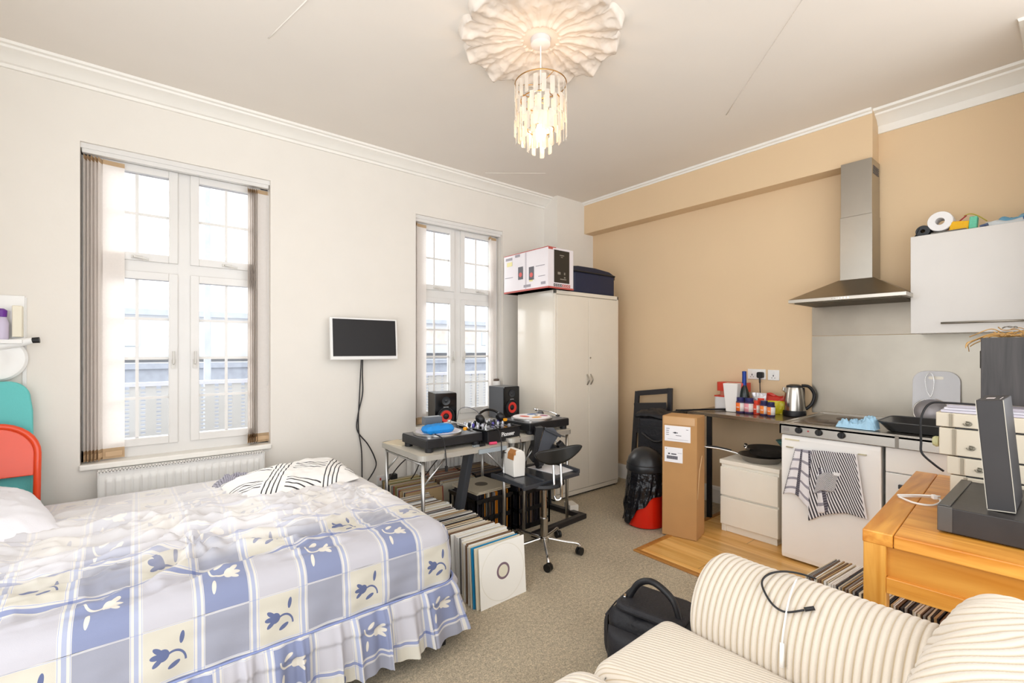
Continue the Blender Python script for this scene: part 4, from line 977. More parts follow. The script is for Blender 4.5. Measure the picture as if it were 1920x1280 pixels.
f = B(Matrix.Translation((2.08, 2.53, z + .008)) @ Matrix.Rotation(R(-8), 4, 'Z')); f.prism([(-.052, .12), (-.048, .158), (-.03, .184), (-.028, .187), (-.05, .162), (-.055, .12)], -.06, .02, 'xz'); f.obox((-.047, -.06, .165), (.018, .012, .02)); f.build('flap', M('brown seal', 'b0763f', .6), t)
# tilted bracket with clamp
t = thing('clamp_bracket', 'tilted dark bracket with clamp standing behind the stool backrest', 'bracket', (2.42, 2.58, .50))
f = B(); f.prism([(-.10, 0), (-.04, 0), (.09, .20), (.05, .255), (-.02, .255)], 0, .012, 'xz'); f.xf = None
m_ = Matrix.Translation((2.40, 2.54, .545)) @ Matrix.Rotation(R(-30), 4, 'Z')
f.v = [m_ @ p for p in f.v]; f.build('side_plate', M('slate bracket', '4b4e55', .4, .3), t, bevel=.003)
f = B(m_); f.prism([(-.115, .0), (-.10, 0), (-.03, .26), (-.09, .26)], -.01, .14, 'xz'); f.build('back_plate', black_pl, t, bevel=.003)
f = B(m_); f.bar((-.02, .0, .25), (.10, .0, .19), .05, .02); f.build('top_bar', char_m, t, bevel=.003)
f = B(m_); f.obox((.06, -.02, .09), (.07, .06, .06), (.3, .4, .2)); f.obox((.095, -.03, .13), (.05, .05, .045), (.1, .9, .2)); f.obox((.11, -.02, .07), (.06, .03, .03), (.5, .2, .9)); f.tube([(.03, -.03, .06), (.12, -.03, .11)], .012); f.build('clamp', black_pl, t, bevel=.006)
f = B(m_); f.tube([(.01, -.045, .03), (.04, -.045, .07)], .006, 8); f.build('lever', chrome, t, smooth=True)
f = B(); f.bar((2.33, 2.56, .505), (2.33, 2.56, .60), .035, .035); f.tube([(2.28, 2.53, .555), (2.33, 2.53, .555)], .03, 12); f.build('stem', black_pl, t, bevel=.004)
f = B(); f.obox((2.885, 2.76, .04), (.08, .12, .08), (0, 0, R(-20))); tag(f.build('small_box', M('off white card', 'd9d2c6', .7), bevel=.004), 'off white carton on the floor between stool and wardrobe', 'box')

# ================================================================ WARDROBE
t = thing('wardrobe', 'tall cream metal two door wardrobe in the corner by the narrower window', 'wardrobe', (3.41, 3.3, 0))
wm = M('cream wardrobe enamel', 'e3dbcd', .22, coat=.3); x0, x1, y0, y1, zt = 2.955, 3.865, 3.03, 3.56, 1.935
f = B(); f.box(x0, x1, y0 + .02, y1, .02, zt); f.box(x0, x1, y0, y0 + .02, zt - .035, zt).box(x0, x1, y0, y0 + .02, .02, .06).box(x0, x0 + .02, y0, y0 + .02, .02, zt).box(x1 - .02, x1, y0, y0 + .02, .02, zt); f.build('carcass', wm, t, bevel=.003)
f = B(); f.box(x0 + .02, x1 - .02, y0 + .03, y1 - .02, 0, .02); f.build('plinth', black_pl, t)
xm = (x0 + x1) / 2
for a, b_, hx in ((x0 + .022, xm - .002, xm - .026), (xm + .002, x1 - .022, xm + .026)):
    f = B(); f.box(a, b_, y0 - .004, y0 + .016, .064, zt - .042); d = f.build('door', wm, t, bevel=.004)
    f = B(); f.tube(spl([(hx, y0 - .004, 1.05), (hx, y0 - .03, 1.09), (hx, y0 - .03, 1.11), (hx, y0 - .004, 1.15)], 6), .006, 8); f.build('handle', M('brushed nickel', 'a9a49a', .3, 1), d, smooth=True)
f = B(); f.cyl((xm + .02, y0 - .003, 1.31), .009, .006, 14, Matrix.Rotation(R(90), 4, 'X')); f.build('lock', MATS['brushed nickel'], t)
# speaker carton
def cart(u, v, w_): return []
t = thing('speaker_carton', 'large white printed speaker carton on top of the wardrobe', 'carton', (3.0, 3.3, zt + .0))
cx0, cx1, cy0, cy1, cz0, cz1 = 2.83, 3.155, 2.99, 3.62, zt + .002, zt + .37
wb = M('glossy white carton', 'e6e0e4', .4); f = B(); f.box(cx0, cx1, cy0, cy1, cz0, cz1); f.build('box', wb, t, bevel=.003)
f = B(); f.box(cx0 - .001, cx1 + .001, cy0 - .001, cy1, cz0, cz0 + .016); f.build('red_edge', M('carton red print', 'b8554d', .5), t)
f = B(); f.box(cx0 - .001, cx0 + .1, cy0 - .001, cy1, cz1 - .006, cz1 + .001); f.build('red_edge', M('carton red print'), t)
f = B(); f.box(cx0 + .005, cx0 + .06, cy0 - .0015, cy0, cz1 - .022, cz1 - .004); f.build('red_mark', M('carton red print'), t)
f = B(); f.box(cx0 + .075, cx1 - .055, cy0 - .002, cy0 - .001, cz0 + .055, cz1 - .02); f.build('black_panel', M('carton black print', '2c2823', .35), t)
f = B()
for (a, c, ww, hh) in ((.12, .13, .035, .022), (.20, .13, .015, .022), (.20, .10, .018, .012), (.15, .085, .08, .008), (.145, .30, .055, .008), (.16, .285, .025, .006)): f.box(cx0 + a, cx0 + a + ww, cy0 - .0026, cy0 - .002, cz0 + c, cz0 + c + hh)
f.build('panel_icons', M('print grey', '8d877c', .5), t)
for i in range(8):
    f = B(); a = cx0 + .07 + i * .027; f.box(a, a + .022, cy0 - .002, cy0 - .001, cz0 + .02, cz0 + .044); f.obox((a + .011, cy0 - .0022, cz0 + .032), (.008, .001, .009)); f.build('lettering', M('dark print', '4a4744', .5) if i < 4 else MATS['carton red print'], t)
    f = B(); f.obox((a + .011, cy0 - .003, cz0 + .032), (.007, .001, .009)); f.build('letter_counter', wb, t)
f = B(); f.box(cx0 - .0018, cx0 - .001, cy0 + .29, cy0 + .31, cz0 + .02, cz1 - .01); f.build('side_seam', M('seam grey', 'c9c2c8', .5), t)
for (yy, zz) in ((cy0 + .375, .17), (cy0 + .22, .15)):
    f = B(); f.box(cx0 - .002, cx0 - .001, yy - .035, yy + .035, cz0 + zz - .055, cz0 + zz + .065); f.build('speaker_picture', M('picture grey', '55525a', .5), t)
    f = B(); f.cyl((cx0 - .002, yy, cz0 + zz - .01), .022, .001, 20, Matrix.Rotation(R(-90), 4, 'Y')); f.build('cone_picture', M('picture red', 'd1544e', .5), t)
f = B()
for (yy, zz, wd) in ((.55, .33, .10), (.42, .345, .07), (.28, .045, .10), (.06, .05, .06)): f.box(cx0 - .002, cx0 - .001, cy0 + yy - wd / 2, cy0 + yy + wd / 2, cz0 + zz - .012, cz0 + zz + .012)
for (yy, zz, wd) in ((.55, .15, .12), (.10, .21, .12), (.08, .115, .09)): f.box(cx0 - .002, cx0 - .001, cy0 + yy - wd / 2, cy0 + yy + wd / 2, cz0 + zz - .003, cz0 + zz + .003)
f.build('side_print', M('print mid grey', '9a949c', .5), t)
f = B(); f.box(cx0 - .002, cx0 - .001, cy0 + .50, cy0 + .58, cz0 + .26, cz0 + .30).box(cx0 - .002, cx0 - .001, cy0 + .20, cy0 + .25, cz0 + .08, cz0 + .10); f.build('yellow_burst', M('pale yellow print', 'e6dc9a', .5), t)
# navy cool bag
t = thing('cool_bag', 'navy blue zipped cool bag on top of the wardrobe', 'bag', (3.52, 3.2, zt))
navy = M('navy nylon', '1c2440', .5, bump=.15, bscale=50)
f = B(); f.prism(rrect(.64, .36, .05, 5, 3.53, 3.23), zt + .002, zt + .20, 'xy'); f.build('body', navy, t, bevel=.012, smooth=40)
f = B(); f.prism([(3.21, zt + .20), (3.85, zt + .20), (3.84, zt + .215), (3.76, zt + .245), (3.55, zt + .262), (3.3, zt + .26), (3.215, zt + .25)], 3.06, 3.40, 'xz'); f.build('lid', M('navy nylon lid', '1b2138', .5), t, bevel=.012, seg=3)
f = B(); f.tube([(a, b_, zt + .205) for a, b_ in rrect(.655, .375, .055, 5, 3.53, 3.23)], .007, 6, True); f.build('zip', black_pl, t, smooth=True)
f = B(); f.tube(spl([(3.35, 3.2, zt + .26), (3.36, 3.2, zt + .30), (3.37, 3.2, zt + .275)]), .003, 6); f.build('tag_loop', M('brown thread', '7a6a58', .7), t, smooth=True)
f = B(); f.obox((3.865, 3.1, zt + .19), (.02, .03, .03)); f.build('buckle', black_pl, t, bevel=.004)

# ================================================================ KITCHEN SIDE
# dark folded chair, delivery bag, bin, carton
t = thing('folded_chair', 'black wooden chair leaning on the beige wall behind the bin', 'chair', (3.85, 2.72, 0))
bw = M('black painted wood', '2b2a2e', .45, var=.06)
f = B(); f.bar((3.86, 2.86, 0), (3.985, 2.88, .965), .045, .03, (1, 0, 0)); f.bar((3.86, 2.45, 0), (3.975, 2.50, 1.02), .045, .03, (1, 0, 0)); f.build('side_rail', bw, t, bevel=.003)
f = B(); f.bar((3.975, 2.87, .945), (3.965, 2.50, .995), .05, .02, (1, 0, 0)); f.bar((3.92, 2.86, .70), (3.90, 2.48, .74), .3, .012, (1, 0, 0)) ; f.build('back_slat', bw, t, bevel=.003)
t = thing('cube_backpack', 'big black fabric box backpack between the bin and the kitchen counter', 'backpack', (3.62, 2.36, 0))
m_ = Matrix.Translation((3.63, 2.355, 0)) @ Matrix.Rotation(R(14), 4, 'Z')
f = B(m_); f.box(-.15, .15, -.18, .18, .0, .80); f.build('body', black_cl, t, bevel=.03, seg=3)
f = B(m_)
f.grid(lambda u, v: (-.165 + .33 * u, -.19 + .38 * v, .80 + .035 * math.sin(PI * u) ** .5 + .03 * abs(nz(u * 4, v * 4, 3)) + .01 * math.sin(v * 12)), 20, 20); f.build('lid_flap', black_cl, t, smooth=True, solid=.02)
f = B(m_); f.prism([(-.20, -.20), (-.16, -.16), (.20, -.50), (.19, -.55), (.02, -.34)], .875, .888, 'xy'); f.v = [Vector((p.x, p.y, p.z)) for p in f.v]; f.build('loose_strap', black_cl, t, bevel=.004)
f = B(m_); f.box(-.156, -.148, -.18, .18, .70, .72); f.tube(spl([(-.16, -.13, .66), (-.18, 0, .60), (-.16, .13, .66)]), .012, 6); f.build('handle', black_pl, t, smooth=40)
f = B(m_); f.obox((-.10, -.183, .50), (.05, .004, .04)); f.build('badge', M('burnt orange tag', 'b5642a', .6), t)
BXX, BYY = 3.16, 2.21
t = thing('waste_bin', 'red plastic bin with black bin liner and black dome lid', 'bin', (BXX, BYY, 0))
f = B(); f.lathe([(.12, 0), (.145, .01), (.148, .03), (.128, .42), (.12, .42)], 40, (BXX, BYY, 0)); f.build('bucket', M('red plastic', 'c81e0c', .22), t, smooth=40)
f = B()
def liner(u, v):
    a = 2 * PI * u; side_ = max(0, math.cos(a - R(150))) ** 1.5; L = .20 + .22 * side_ + .05 * nz(math.cos(a) * 2, math.sin(a) * 2, 1)
    r = .135 + .03 * v * (1 - .4 * v) + .012 * nz(math.cos(a) * 5, math.sin(a) * 5, v * 5) * (.3 + v) + .006 * math.sin(a * 17 + v * 6) * v + .02 * side_ * v
    return (BXX + r * math.cos(a), BYY + r * math.sin(a), .455 - L * v)
f.grid(liner, 150, 30); f.build('bin_liner', M('black bin bag', '131318', .12, bump=1.0, bscale=35), t, smooth=True)
f = B(); f.lathe([(.145, .43), (.15, .44), (.146, .47), (.13, .53), (.09, .585), (.04, .61), (0, .615)], 40, (BXX, BYY, 0)); f.build('dome_lid', M('black satin lid', '202124', .3), t, smooth=True)
f = B(); f.lathe([(.143, .478), (.146, .484), (.143, .49)], 40, (BXX, BYY, 0), cap=False); f.build('lid_ring', black_pl, t, smooth=True)
t = thing('cardboard_box', 'tall narrow brown cardboard box with two white shipping labels', 'box', (3.18, 1.9, 0))
p0, p1, p3 = Vector((3.064, 1.997, .008)), Vector((3.13, 1.757, .008)), Vector((3.262, 2.045, .008))
p2 = p1 + (p3 - p0); hgt = .885
f = B(); vs = [p0, p1, p2, p3]; vs += [q + Vector((.012, .004, hgt)) for q in vs]
f.add(vs, [(0, 1, 2, 3), (7, 6, 5, 4), (0, 4, 5, 1), (1, 5, 6, 2), (2, 6, 7, 3), (3, 7, 4, 0)]); f.build('carton', card, t, bevel=.004)
ex = (p1 - p0).normalized(); nrm = Vector((-ex.y * -1, -ex.x, 0)); nrm = Vector((ex.y, -ex.x, 0)); 
def onface(a, z): return p0 + ex * a + Vector((0, 0, z)) + nrm * .0025 + Vector((.012, .004, 0)) * (z / hgt)
def lab(a0, a1, z0, z1, m, name, parent, dz=0, off=0):
    f = B(); vs = [onface(a0, z0), onface(a1, z0 + dz), onface(a1, z1 + dz), onface(a0, z1)]; vs = [q + nrm * off for q in vs]; vs += [q - nrm * .0012 for q in vs]
    f.add(vs, [(0, 1, 2, 3), (7, 6, 5, 4), (0, 4, 5, 1), (1, 5, 6, 2), (2, 6, 7, 3), (3, 7, 4, 0)]); return f.build(name, m, parent)
ink = M('printed ink', '8a878f', .6); inkd = M('dark ink', '3b3b44', .6)
l1 = lab(.018, .205, .70, .815, paper, 'shipping_label', t)
l2_ = lab(.018, .15, .545, .655, paper, 'shipping_label', t)
for (a0, a1, z0, z1, q, pr) in ((.03, .055, .79, .795, 0, l1), (.03, .05, .775, .78, 0, l1), (.03, .05, .76, .765, 0, l1), (.03, .05, .745, .75, 0, l1), (.175, .19, .79, .794, 0, l1), (.08, .115, .762, .767, 1, l1), (.09, .102, .759, .77, 1, l1), (.10, .14, .742, .747, 0, l1), (.04, .19, .715, .7165, 0, l1),
                     (.045, .058, .602, .612, 1, l2_), (.068, .105, .602, .610, 1, l2_), (.035, .115, .568, .592, 0, l2_), (.028, .035, .64, .645, 0, l2_), (.115, .145, .615, .617, 0, l2_)):
    lab(a0, a1, z0, z1, inkd if q else ink, 'print', pr, off=.001)
for i in range(11): lab(.036 + i * .007, .039 + i * .007, .568, .592, inkd, 'barcode', l2_, off=.0015)
lab(.01, .235, .825, .88, M('clear brown tape', 'c79d6c', .15), 'packing_tape', t)
f = B(); q0, q1 = p1 + Vector((.0, -.003, .38)), p1 + Vector((.05, -.0, .60)); f.tube([p1 + Vector((.01, -.002, .30)), p1 + Vector((.045, .003, .5)), p1 + Vector((.10, .013, .60))], .003, 6); f.build('crease', M('torn card edge', 'd9b68a', .8), t, smooth=True)

# left counter and drawer unit
t = thing('counter', 'brown grey steel topped counter shelf left of the cooker', 'counter', (3.85, 1.7, 0))
ctop = M('brown steel worktop', 'a1917e', .22, .75, var=.04)
f = B(); f.box(3.64, 4.095, 1.285, 2.13, .84, .87); f.build('worktop', ctop, t, bevel=.003)
f = B(); f.box(3.655, 3.685, 1.93, 1.965, .007, .84); f.build('support', black_pl, t, bevel=.002)
t = thing('drawer_unit', 'cream two drawer chest under the counter', 'drawers', (3.7, 1.55, 0))
f = B(); f.box(3.49, 3.93, 1.345, 1.755, .06, .52); f.box(3.475, 3.94, 1.337, 1.763, .52, .55); f.box(3.50, 3.93, 1.36, 1.74, .006, .06); f.box(3.49, 3.51, 1.72, 1.755, .006, .06); f.build('carcass', cream_mel, t, bevel=.002)
for z0, z1 in ((.285, .497), (.065, .272)):
    f = B(); f.box(3.47, 3.488, 1.345, 1.755, z0, z1); f.build('drawer', cream_mel, t, bevel=.003)
# pans
def pan(x, y, z, r, label, hdir, hl=.18, m=None, name='frying_pan', steel_=True):
    t = thing(name, label, 'pan', (x, y, z))
    f = B(); f.lathe([(0, z), (r * .78, z), (r, z + .045), (r + .004, z + .048), (r - .002, z + .047), (r * .76, z + .006), (0, z + .005)], 40, (x, y, 0)); f.build('pan_body', m, t, smooth=50)
    if hl:
        d = Vector((math.cos(hdir), math.sin(hdir), 0)); a = Vector((x, y, z + .04)) + d * r
        f = B(); f.tube(spl([a, a + d * .04 + Vector((0, 0, .012)), a + d * hl * .6 + Vector((0, 0, .03)), a + d * hl + Vector((0, 0, .035))]), [.007, .007, .008, .009][0], 8); f.build('handle', chrome, t, smooth=True)
        f = B(); f.tube(spl([a + d * .05 + Vector((0, 0, .024)), a + d * hl * .6 + Vector((0, 0, .04)), a + d * hl * .95 + Vector((0, 0, .045))]), .006, 8); f.build('grip', black_pl, t, smooth=True)
    return t
nonst = M('dark non stick coating', '3b3733', .35)
pan(3.64, 1.53, .552, .15, 'wide grey frying pan with long chrome handle on the drawer unit', R(118), .24, M('pewter pan', '8f8b86', .3, .8))
pan(3.69, 1.50, .60, .145, 'dark non stick pan stacked inside the grey frying pan', R(150), .05, nonst)
f = B(); f.lathe([(0, .65), (.05, .652), (.085, .70), (.09, .705), (.08, .70), (.045, .658), (0, .656)], 30, (3.78, 1.385, 0)); tag(f.build('bowl', M('teal glaze', '5d9490', .3), smooth=True), 'small teal bowl stacked on the pans under the counter', 'bowl')
f = B(); f.box(3.70, 3.95, 1.80, 1.84, .38, .47); tag(f.build('book', M('dull red card', '8f3d35', .7)), 'dull red box behind the cardboard box under the counter', 'box')
f = B(); f.lathe([(0, .008), (.05, .008), (.055, .02), (.03, .03), (0, .03)], 20, (3.05, 1.48, 0)); 
# things on the counter
z0 = .872
t = thing('food_tub', 'white tub with red lid behind the white pot', 'tub', (4.0, 1.93, z0))
f = B(); f.prism(rrect(.15, .19, .03, 4, 3.99, 1.945), z0, z0 + .11, 'xy'); f.build('body', M('white tub plastic', 'e6e6e8', .4), t, smooth=40)
f = B(); f.prism(rrect(.158, .20, .03, 4, 3.99, 1.945), z0 + .11, z0 + .12, 'xy'); f.prism(rrect(.13, .25, .03, 4, 3.99, 1.90), z0 + .16, z0 + .235, 'xy'); f.build('lid', M('red tub plastic', 'd4402c', .4), t, smooth=40)
f = B(); f.prism(rrect(.12, .2, .03, 4, 3.99, 1.90), z0 + .12, z0 + .16, 'xy'); f.build('inner_tub', M('pink tub plastic', 'c97a62', .4), t, smooth=40)
f = B()
for z, s_ in ((z0, .045), (z0 + .235, .066)):
    f.add([(3.87 + math.cos(a) * s_ * 1.25 * .9, 1.855 + math.sin(a) * s_ * 1.25, z) for a in [PI / 4 + k * PI / 2 for k in range(4)]], [])
f.f = [[0, 1, 2, 3], [7, 6, 5, 4]] + [[i, (i + 1) % 4, 4 + (i + 1) % 4, 4 + i] for i in range(4)]; f.m = [0] * 6
f.v = [Matrix.Translation((3.87, 1.855, 0)) @ Matrix.Rotation(R(8), 4, 'Z') @ Matrix.Translation((-3.87, -1.855, 0)) @ p for p in f.v]
tag(f.build('paper_pot', M('white waxed card', 'e9e7e4', .5), bevel=.004), 'plain white flaring pot at the end of the counter', 'pot')
bx, by = 3.945, 1.79
t = thing('wine_bottle', 'dark green sparkling wine bottle with blue foil neck', 'bottle', (bx, by, z0))
f = B(); f.lathe([(.038, z0), (.042, z0 + .005), (.042, z0 + .12), (.036, z0 + .16), (.02, z0 + .21), (.0155, z0 + .225)], 28, (bx, by, 0)); f.build('glass_body', M('dark green glass', '1d2623', .12), t, smooth=40)
f = B(); f.lathe([(.0175, z0 + .215), (.0165, z0 + .30), (.017, z0 + .335), (.0, z0 + .338)], 24, (bx, by, 0)); f.build('foil', M('royal blue foil', '1d3a8a', .3, .4), t, smooth=40)
f = B(); f.lathe([(.0425, z0 + .05), (.0425, z0 + .10)], 28, (bx, by, 0)); f.build('label', M('dark label', '2b3038', .5), t, smooth=True)
t = thing('snack_bag', 'yellow and red crumpled snack bag behind the small bottles', 'bag', (4.0, 1.63, z0))
snk = patmat('yellow and red snack print', 'd9cf1e', lambda u, v, w_: [(w_ > .105, 'c8372a'), (band(w_, .02, .035) * band(v, -.06, .03), 'a3382a'), (ell(v, w_, .06, .06, .03, .03), '8a9a1c')], .3, coord='Object')
f = B(); f.grid(lambda u, v: (4.0 + .02 * nz(u * 5, v * 5), 1.72 - .21 * u, z0 + .155 * v * (1 - .08 * math.sin(u * 9)) ), 24, 16); 
f.grid(lambda u, v: (4.0 - .05 * math.sin(PI * u) * math.sin(PI * min(1, v + .15)) + .012 * nz(u * 6, v * 6, 3), 1.72 - .21 * u, z0 + .155 * v * (1 - .08 * math.sin(u * 9))), 24, 16)
f.build('packet', snk, t, smooth=True)
f = B(); f.grid(lambda u, v: (3.93 - .03 * math.sin(PI * u) * math.sin(PI * min(1, v + .1)) + .012 * nz(u * 6, v * 6, 8), 1.665 - (.095 + .02 * abs(2 * v - 1)) * (u - .5) * 1.0, z0 + .165 * v), 16, 16); f.grid(lambda u, v: (3.935, 1.665 - (.095 + .02 * abs(2 * v - 1)) * (u - .5), z0 + .165 * v), 16, 16); tag(f.build('foil_pouch', M('silvery white foil', 'd9d8dc', .3, .3, bump=.5, bscale=30), smooth=True), 'small silvery white foil pouch standing behind the red capped bottles', 'pouch')
def pill(x, y, r, h, capc, labc, label, body='3a2f55'):
    t = thing('supplement_bottle', label, 'bottle', (x, y, z0))
    f = B(); f.lathe([(r * .95, z0), (r, z0 + .004), (r, z0 + h * .72), (r * .7, z0 + h * .8)], 24, (x, y, 0)); f.build('body', M('jar %s' % body, body, .25), t, smooth=40)
    f = B(); f.lathe([(r * 1.01, z0 + h * .12), (r * 1.01, z0 + h * .66)], 24, (x, y, 0)); 
    f.build('label', patmat('jar label ' + label[:30], labc, lambda u, v, w_: [(band(u, .55, .80), 'e4e0dc'), (band(u, .40, .52) * band(v, z0 + h * .35, z0 + h * .40), 'e9e4e0')], .5), t, smooth=True)
    f = B(); f.lathe([(r * .82, z0 + h * .76), (r * .85, z0 + h * .78), (r * .85, z0 + h), (0, z0 + h)], 24, (x, y, 0)); f.build('cap', M('cap ' + capc, capc, .35), t, smooth=40)
pill(3.845, 1.775, .034, .125, '2e2f66', 'f2762a', 'navy capped bottle with orange label, nearest the white pot')
pill(3.850, 1.708, .036, .125, '2e2f66', 'e79aa6', 'navy capped bottle with pink and white label')
pill(3.855, 1.650, .026, .11, 'e0432c', 'd9482f', 'red capped slim bottle next to the pink labelled one', 'c8402f')
pill(3.905, 1.640, .028, .125, 'e0432c', 'd9482f', 'red capped bottle standing slightly behind the others', 'c8402f')
pill(3.83, 1.585, .030, .115, '2a2c55', 'f58a3a', 'navy capped bottle with wide orange label in the middle right')
pill(3.81, 1.525, .028, .110, '2a2c55', 'f2843a', 'navy capped orange labelled bottle nearest the kettle')
kx, ky = 3.985, 1.425
t = thing('kettle', 'brushed steel electric kettle with black handle on the counter', 'kettle', (kx, ky, z0))
f = B(); f.lathe([(.075, z0), (.08, z0 + .005), (.08, z0 + .03), (.076, z0 + .045)], 36, (kx, ky, 0)); f.build('base', black_pl, t, smooth=40)
f = B(); f.lathe([(.076, z0 + .045), (.072, z0 + .12), (.062, z0 + .20), (.055, z0 + .225)], 40, (kx, ky, 0)); f.build('body', M('kettle steel', 'b9b4ac', .22, 1), t, smooth=40)
f = B(); f.lathe([(.056, z0 + .222), (.054, z0 + .236), (.03, z0 + .244), (0, z0 + .245)], 36, (kx, ky, 0)); f.build('lid', black_pl, t, smooth=40)
dv = Vector((.55, -.83, 0)); dv.normalize(); 
f = B(); o_ = Vector((kx, ky, 0)); f.tube(spl([o_ + dv * .05 + Vector((0, 0, z0 + .235)), o_ + dv * .10 + Vector((0, 0, z0 + .228)), o_ + dv * .135 + Vector((0, 0, z0 + .17)), o_ + dv * .12 + Vector((0, 0, z0 + .10)), o_ + dv * .078 + Vector((0, 0, z0 + .055))]), .012, 10)
f.build('handle', black_pl, t, smooth=True)
f = B(); f.tube([o_ + dv * .06 + Vector((0, 0, z0 + .05)), o_ + dv * .055 + Vector((0, 0, z0 + .22))], .016, 8); f.build('grip_spine', black_pl, t, smooth=True)
f = B(); f.prism([(-.05, .0), (-.085, .03), (-.078, .06), (-.05, .05)], -.015, .015, 'xz'); f.v = [Matrix.Translation((kx, ky, z0 + .165)) @ Matrix.Rotation(math.atan2(dv.y, dv.x), 4, 'Z') @ p for p in f.v]; f.build('spout', M('kettle steel'), t, bevel=.004)
sk = socket(K, 1.755, 1.18, 'x', 'white double socket with a black plug above the counter')
f = B(); f.prism(rrect(.05, .05, .012, 4, 1.715, 1.175), K - .045, K - .012, 'yz'); f.tube([(K - .04, 1.715, 1.155), (K - .045, 1.712, 1.11)], .008, 8); pg = f.build('plug', black_pl, bevel=.003); tag(pg, 'black plug pushed into the double socket above the counter', 'plug')
f = B(); f.tube(spl([(K - .045, 1.712, 1.11), (K - .04, 1.71, 1.0), (K - .035, 1.70, .90), (K - .035, 1.6, .88), (4.03, 1.5, .882)]), .004, 6); f.build('cord', black_pl, pg, smooth=True)
socket(K, 1.62, 1.177, 'x', 'white single fused wall plate beside the double socket', .088)

# cooker / sink unit
t = thing('kitchen_worktop', 'long stainless steel worktop with built in hob and sink', 'worktop', (3.7, .7, .83))
f = B(); f.box(3.312, 4.09, .075, 1.275, .885, .903); f.box(3.312, 3.326, .075, 1.275, .833, .90); f.box(3.312, 4.09, 1.262, 1.275, .833, .90); f.box(3.33, 3.36, .075, 1.27, .896, .9065).box(3.33, 4.09, 1.25, 1.275, .896, .9075); f.build('steel_top', steel, t, bevel=.002)
f = B(); f.box(4.06, 4.092, .075, 1.275, .90, .915); f.build('upstand', steel, t, bevel=.002)
for i, y in enumerate((1.158, 1.045, .925)):
    f = B(); f.lathe([(.020, 0), (.020, .012), (.016, .018), (.0, .018)], 20, (3.312, y, .868), Matrix.Rotation(R(-90), 4, 'Y')); f.box(3.29, 3.299, y - .003, y + .003, .852, .884); f.build('control_knob', black_pl, t, smooth=40)
f = B(); f.cyl((3.312, 1.105, .868), .005, .003, 12, Matrix.Rotation(R(-90), 4, 'Y')); f.build('indicator', M('red lamp lens', 'a8343a', .3), t)
f = B(); f.prism(rrect(.034, .022, .005, 3, 1.232, .866), 3.3105, 3.312, 'yz'); f.build('rating_plate', M('worn label grey', '8f8a88', .5), t)
f = B(); f.box(3.310, 3.3125, .655, .672, .834, .902); f.build('panel_joint', M('joint shadow steel', '8d8880', .5, .6), t)
hobm = M('brown hob surface', '7b6c5b', .3, .6)
f = B(); f.box(3.40, 4.0, .86, 1.22, .9035, .9055); f.build('hob_plate', hobm, t)
for (x, y, r) in ((3.54, 1.09, .095), (3.82, 1.00, .075)):
    f = B(); f.lathe([(r + .02, .9055), (r + .018, .911), (r + .004, .912), (r, .915), (r * .35, .916), (r * .33, .912), (0, .912)], 40, (x, y, 0)); f.build('hot_plate', M('cast iron plate', '6b6056', .4, .5), t, smooth=40)
f = B(); f.cyl((3.60, .83, .9035), .008, .006, 12); f.build('screw_cap', chrome, t)
t = thing('splashback', 'two stainless steel splashback sheets on the kitchen wall', 'splashback', (K - .01, .7, .9))
f = B(); f.box(K - .006, K - .001, .075, 1.339, .90, 1.490); f.build('lower_sheet', splash_m, t)
f = B(); f.box(K - .005, K - .001, .075, 1.339, 1.494, 1.74); f.build('upper_sheet', M('upper steel sheet', 'a39a8d', .4, 1, var=.05), t)
t = thing('under_counter_fridge', 'white under counter fridge with two tea towels on its door', 'fridge', (3.6, 1.0, 0))
f = B(); f.box(3.375, 3.95, .742, 1.262, .03, .83); f.build('cabinet', white_app, t, bevel=.004)
f = B(); f.prism([(3.33, .02), (3.325, .05), (3.325, .80), (3.332, .828), (3.37, .828), (3.37, .02)], .738, 1.267, 'xz'); f.build('door', white_app, t, bevel=.006, seg=3)
f = B(); f.box(3.38, 3.9, .75, 1.25, .007, .03); f.build('plinth', black_pl, t)
f = B(); f.box(3.321, 3.326, 1.16, 1.245, .795, .803); f.build('badge_strip', M('pale gold strip', 'd8cfae', .4), t)
for y, z in ((1.215, .747), (.825, .765)):
    f = B(); f.box(3.312, 3.326, y - .02, y + .02, z, z + .006); f.build('hook', M('pale brass', 'b9ae90', .3, .6), t)
# tea towels
def tpatA(u, v, w_): 
    g = mx(band((u * 9).fr(), .0, .28), band((v * 8).fr(), .0, .22)); h = (u * 60 + v * 0).fr() < .4
    return [(band((v * 8).fr(), 0, .25), '9a97a2'), (band((u * 7 + .2).fr(), 0, .25), '4c4953'), ((u * 7).fr() * 0 + ((v * 40).fr() < .4) * band((u * 7 + .2).fr(), 0, .3), '77747f')]
def tpatB(u, v, w_): return [((v * 21).fr() < .5, '26242c'), (((u * 70).fr() < .3) * ((v * 21).fr() < .5), '55535c'), (u < .03, 'e6e4e6')]
towA = patmat('white and grey checked tea towel', 'e8e6ea', tpatA, .9); towB = patmat('black striped tea towel', 'e6e4e8', tpatB, .9)
f = B()
def hang(y0, y1, ztop, outline, amp, ph, xf0=3.312):
    def fn(u, v):
        y = y0 + (y1 - y0) * u; yc, sp, zb = outline(u)
        yy = y + (yc) * v + sp * v * (u - .5); z = ztop - .02 * u * 0 - (ztop - zb) * v
        x = xf0 - .008 - amp * (.3 + .7 * v) * (1 + math.sin(u * ph)) - .008 * abs(nz(u * 4, v * 4))
        return ((x, yy, z), (u * .45, v * .6))
    return fn
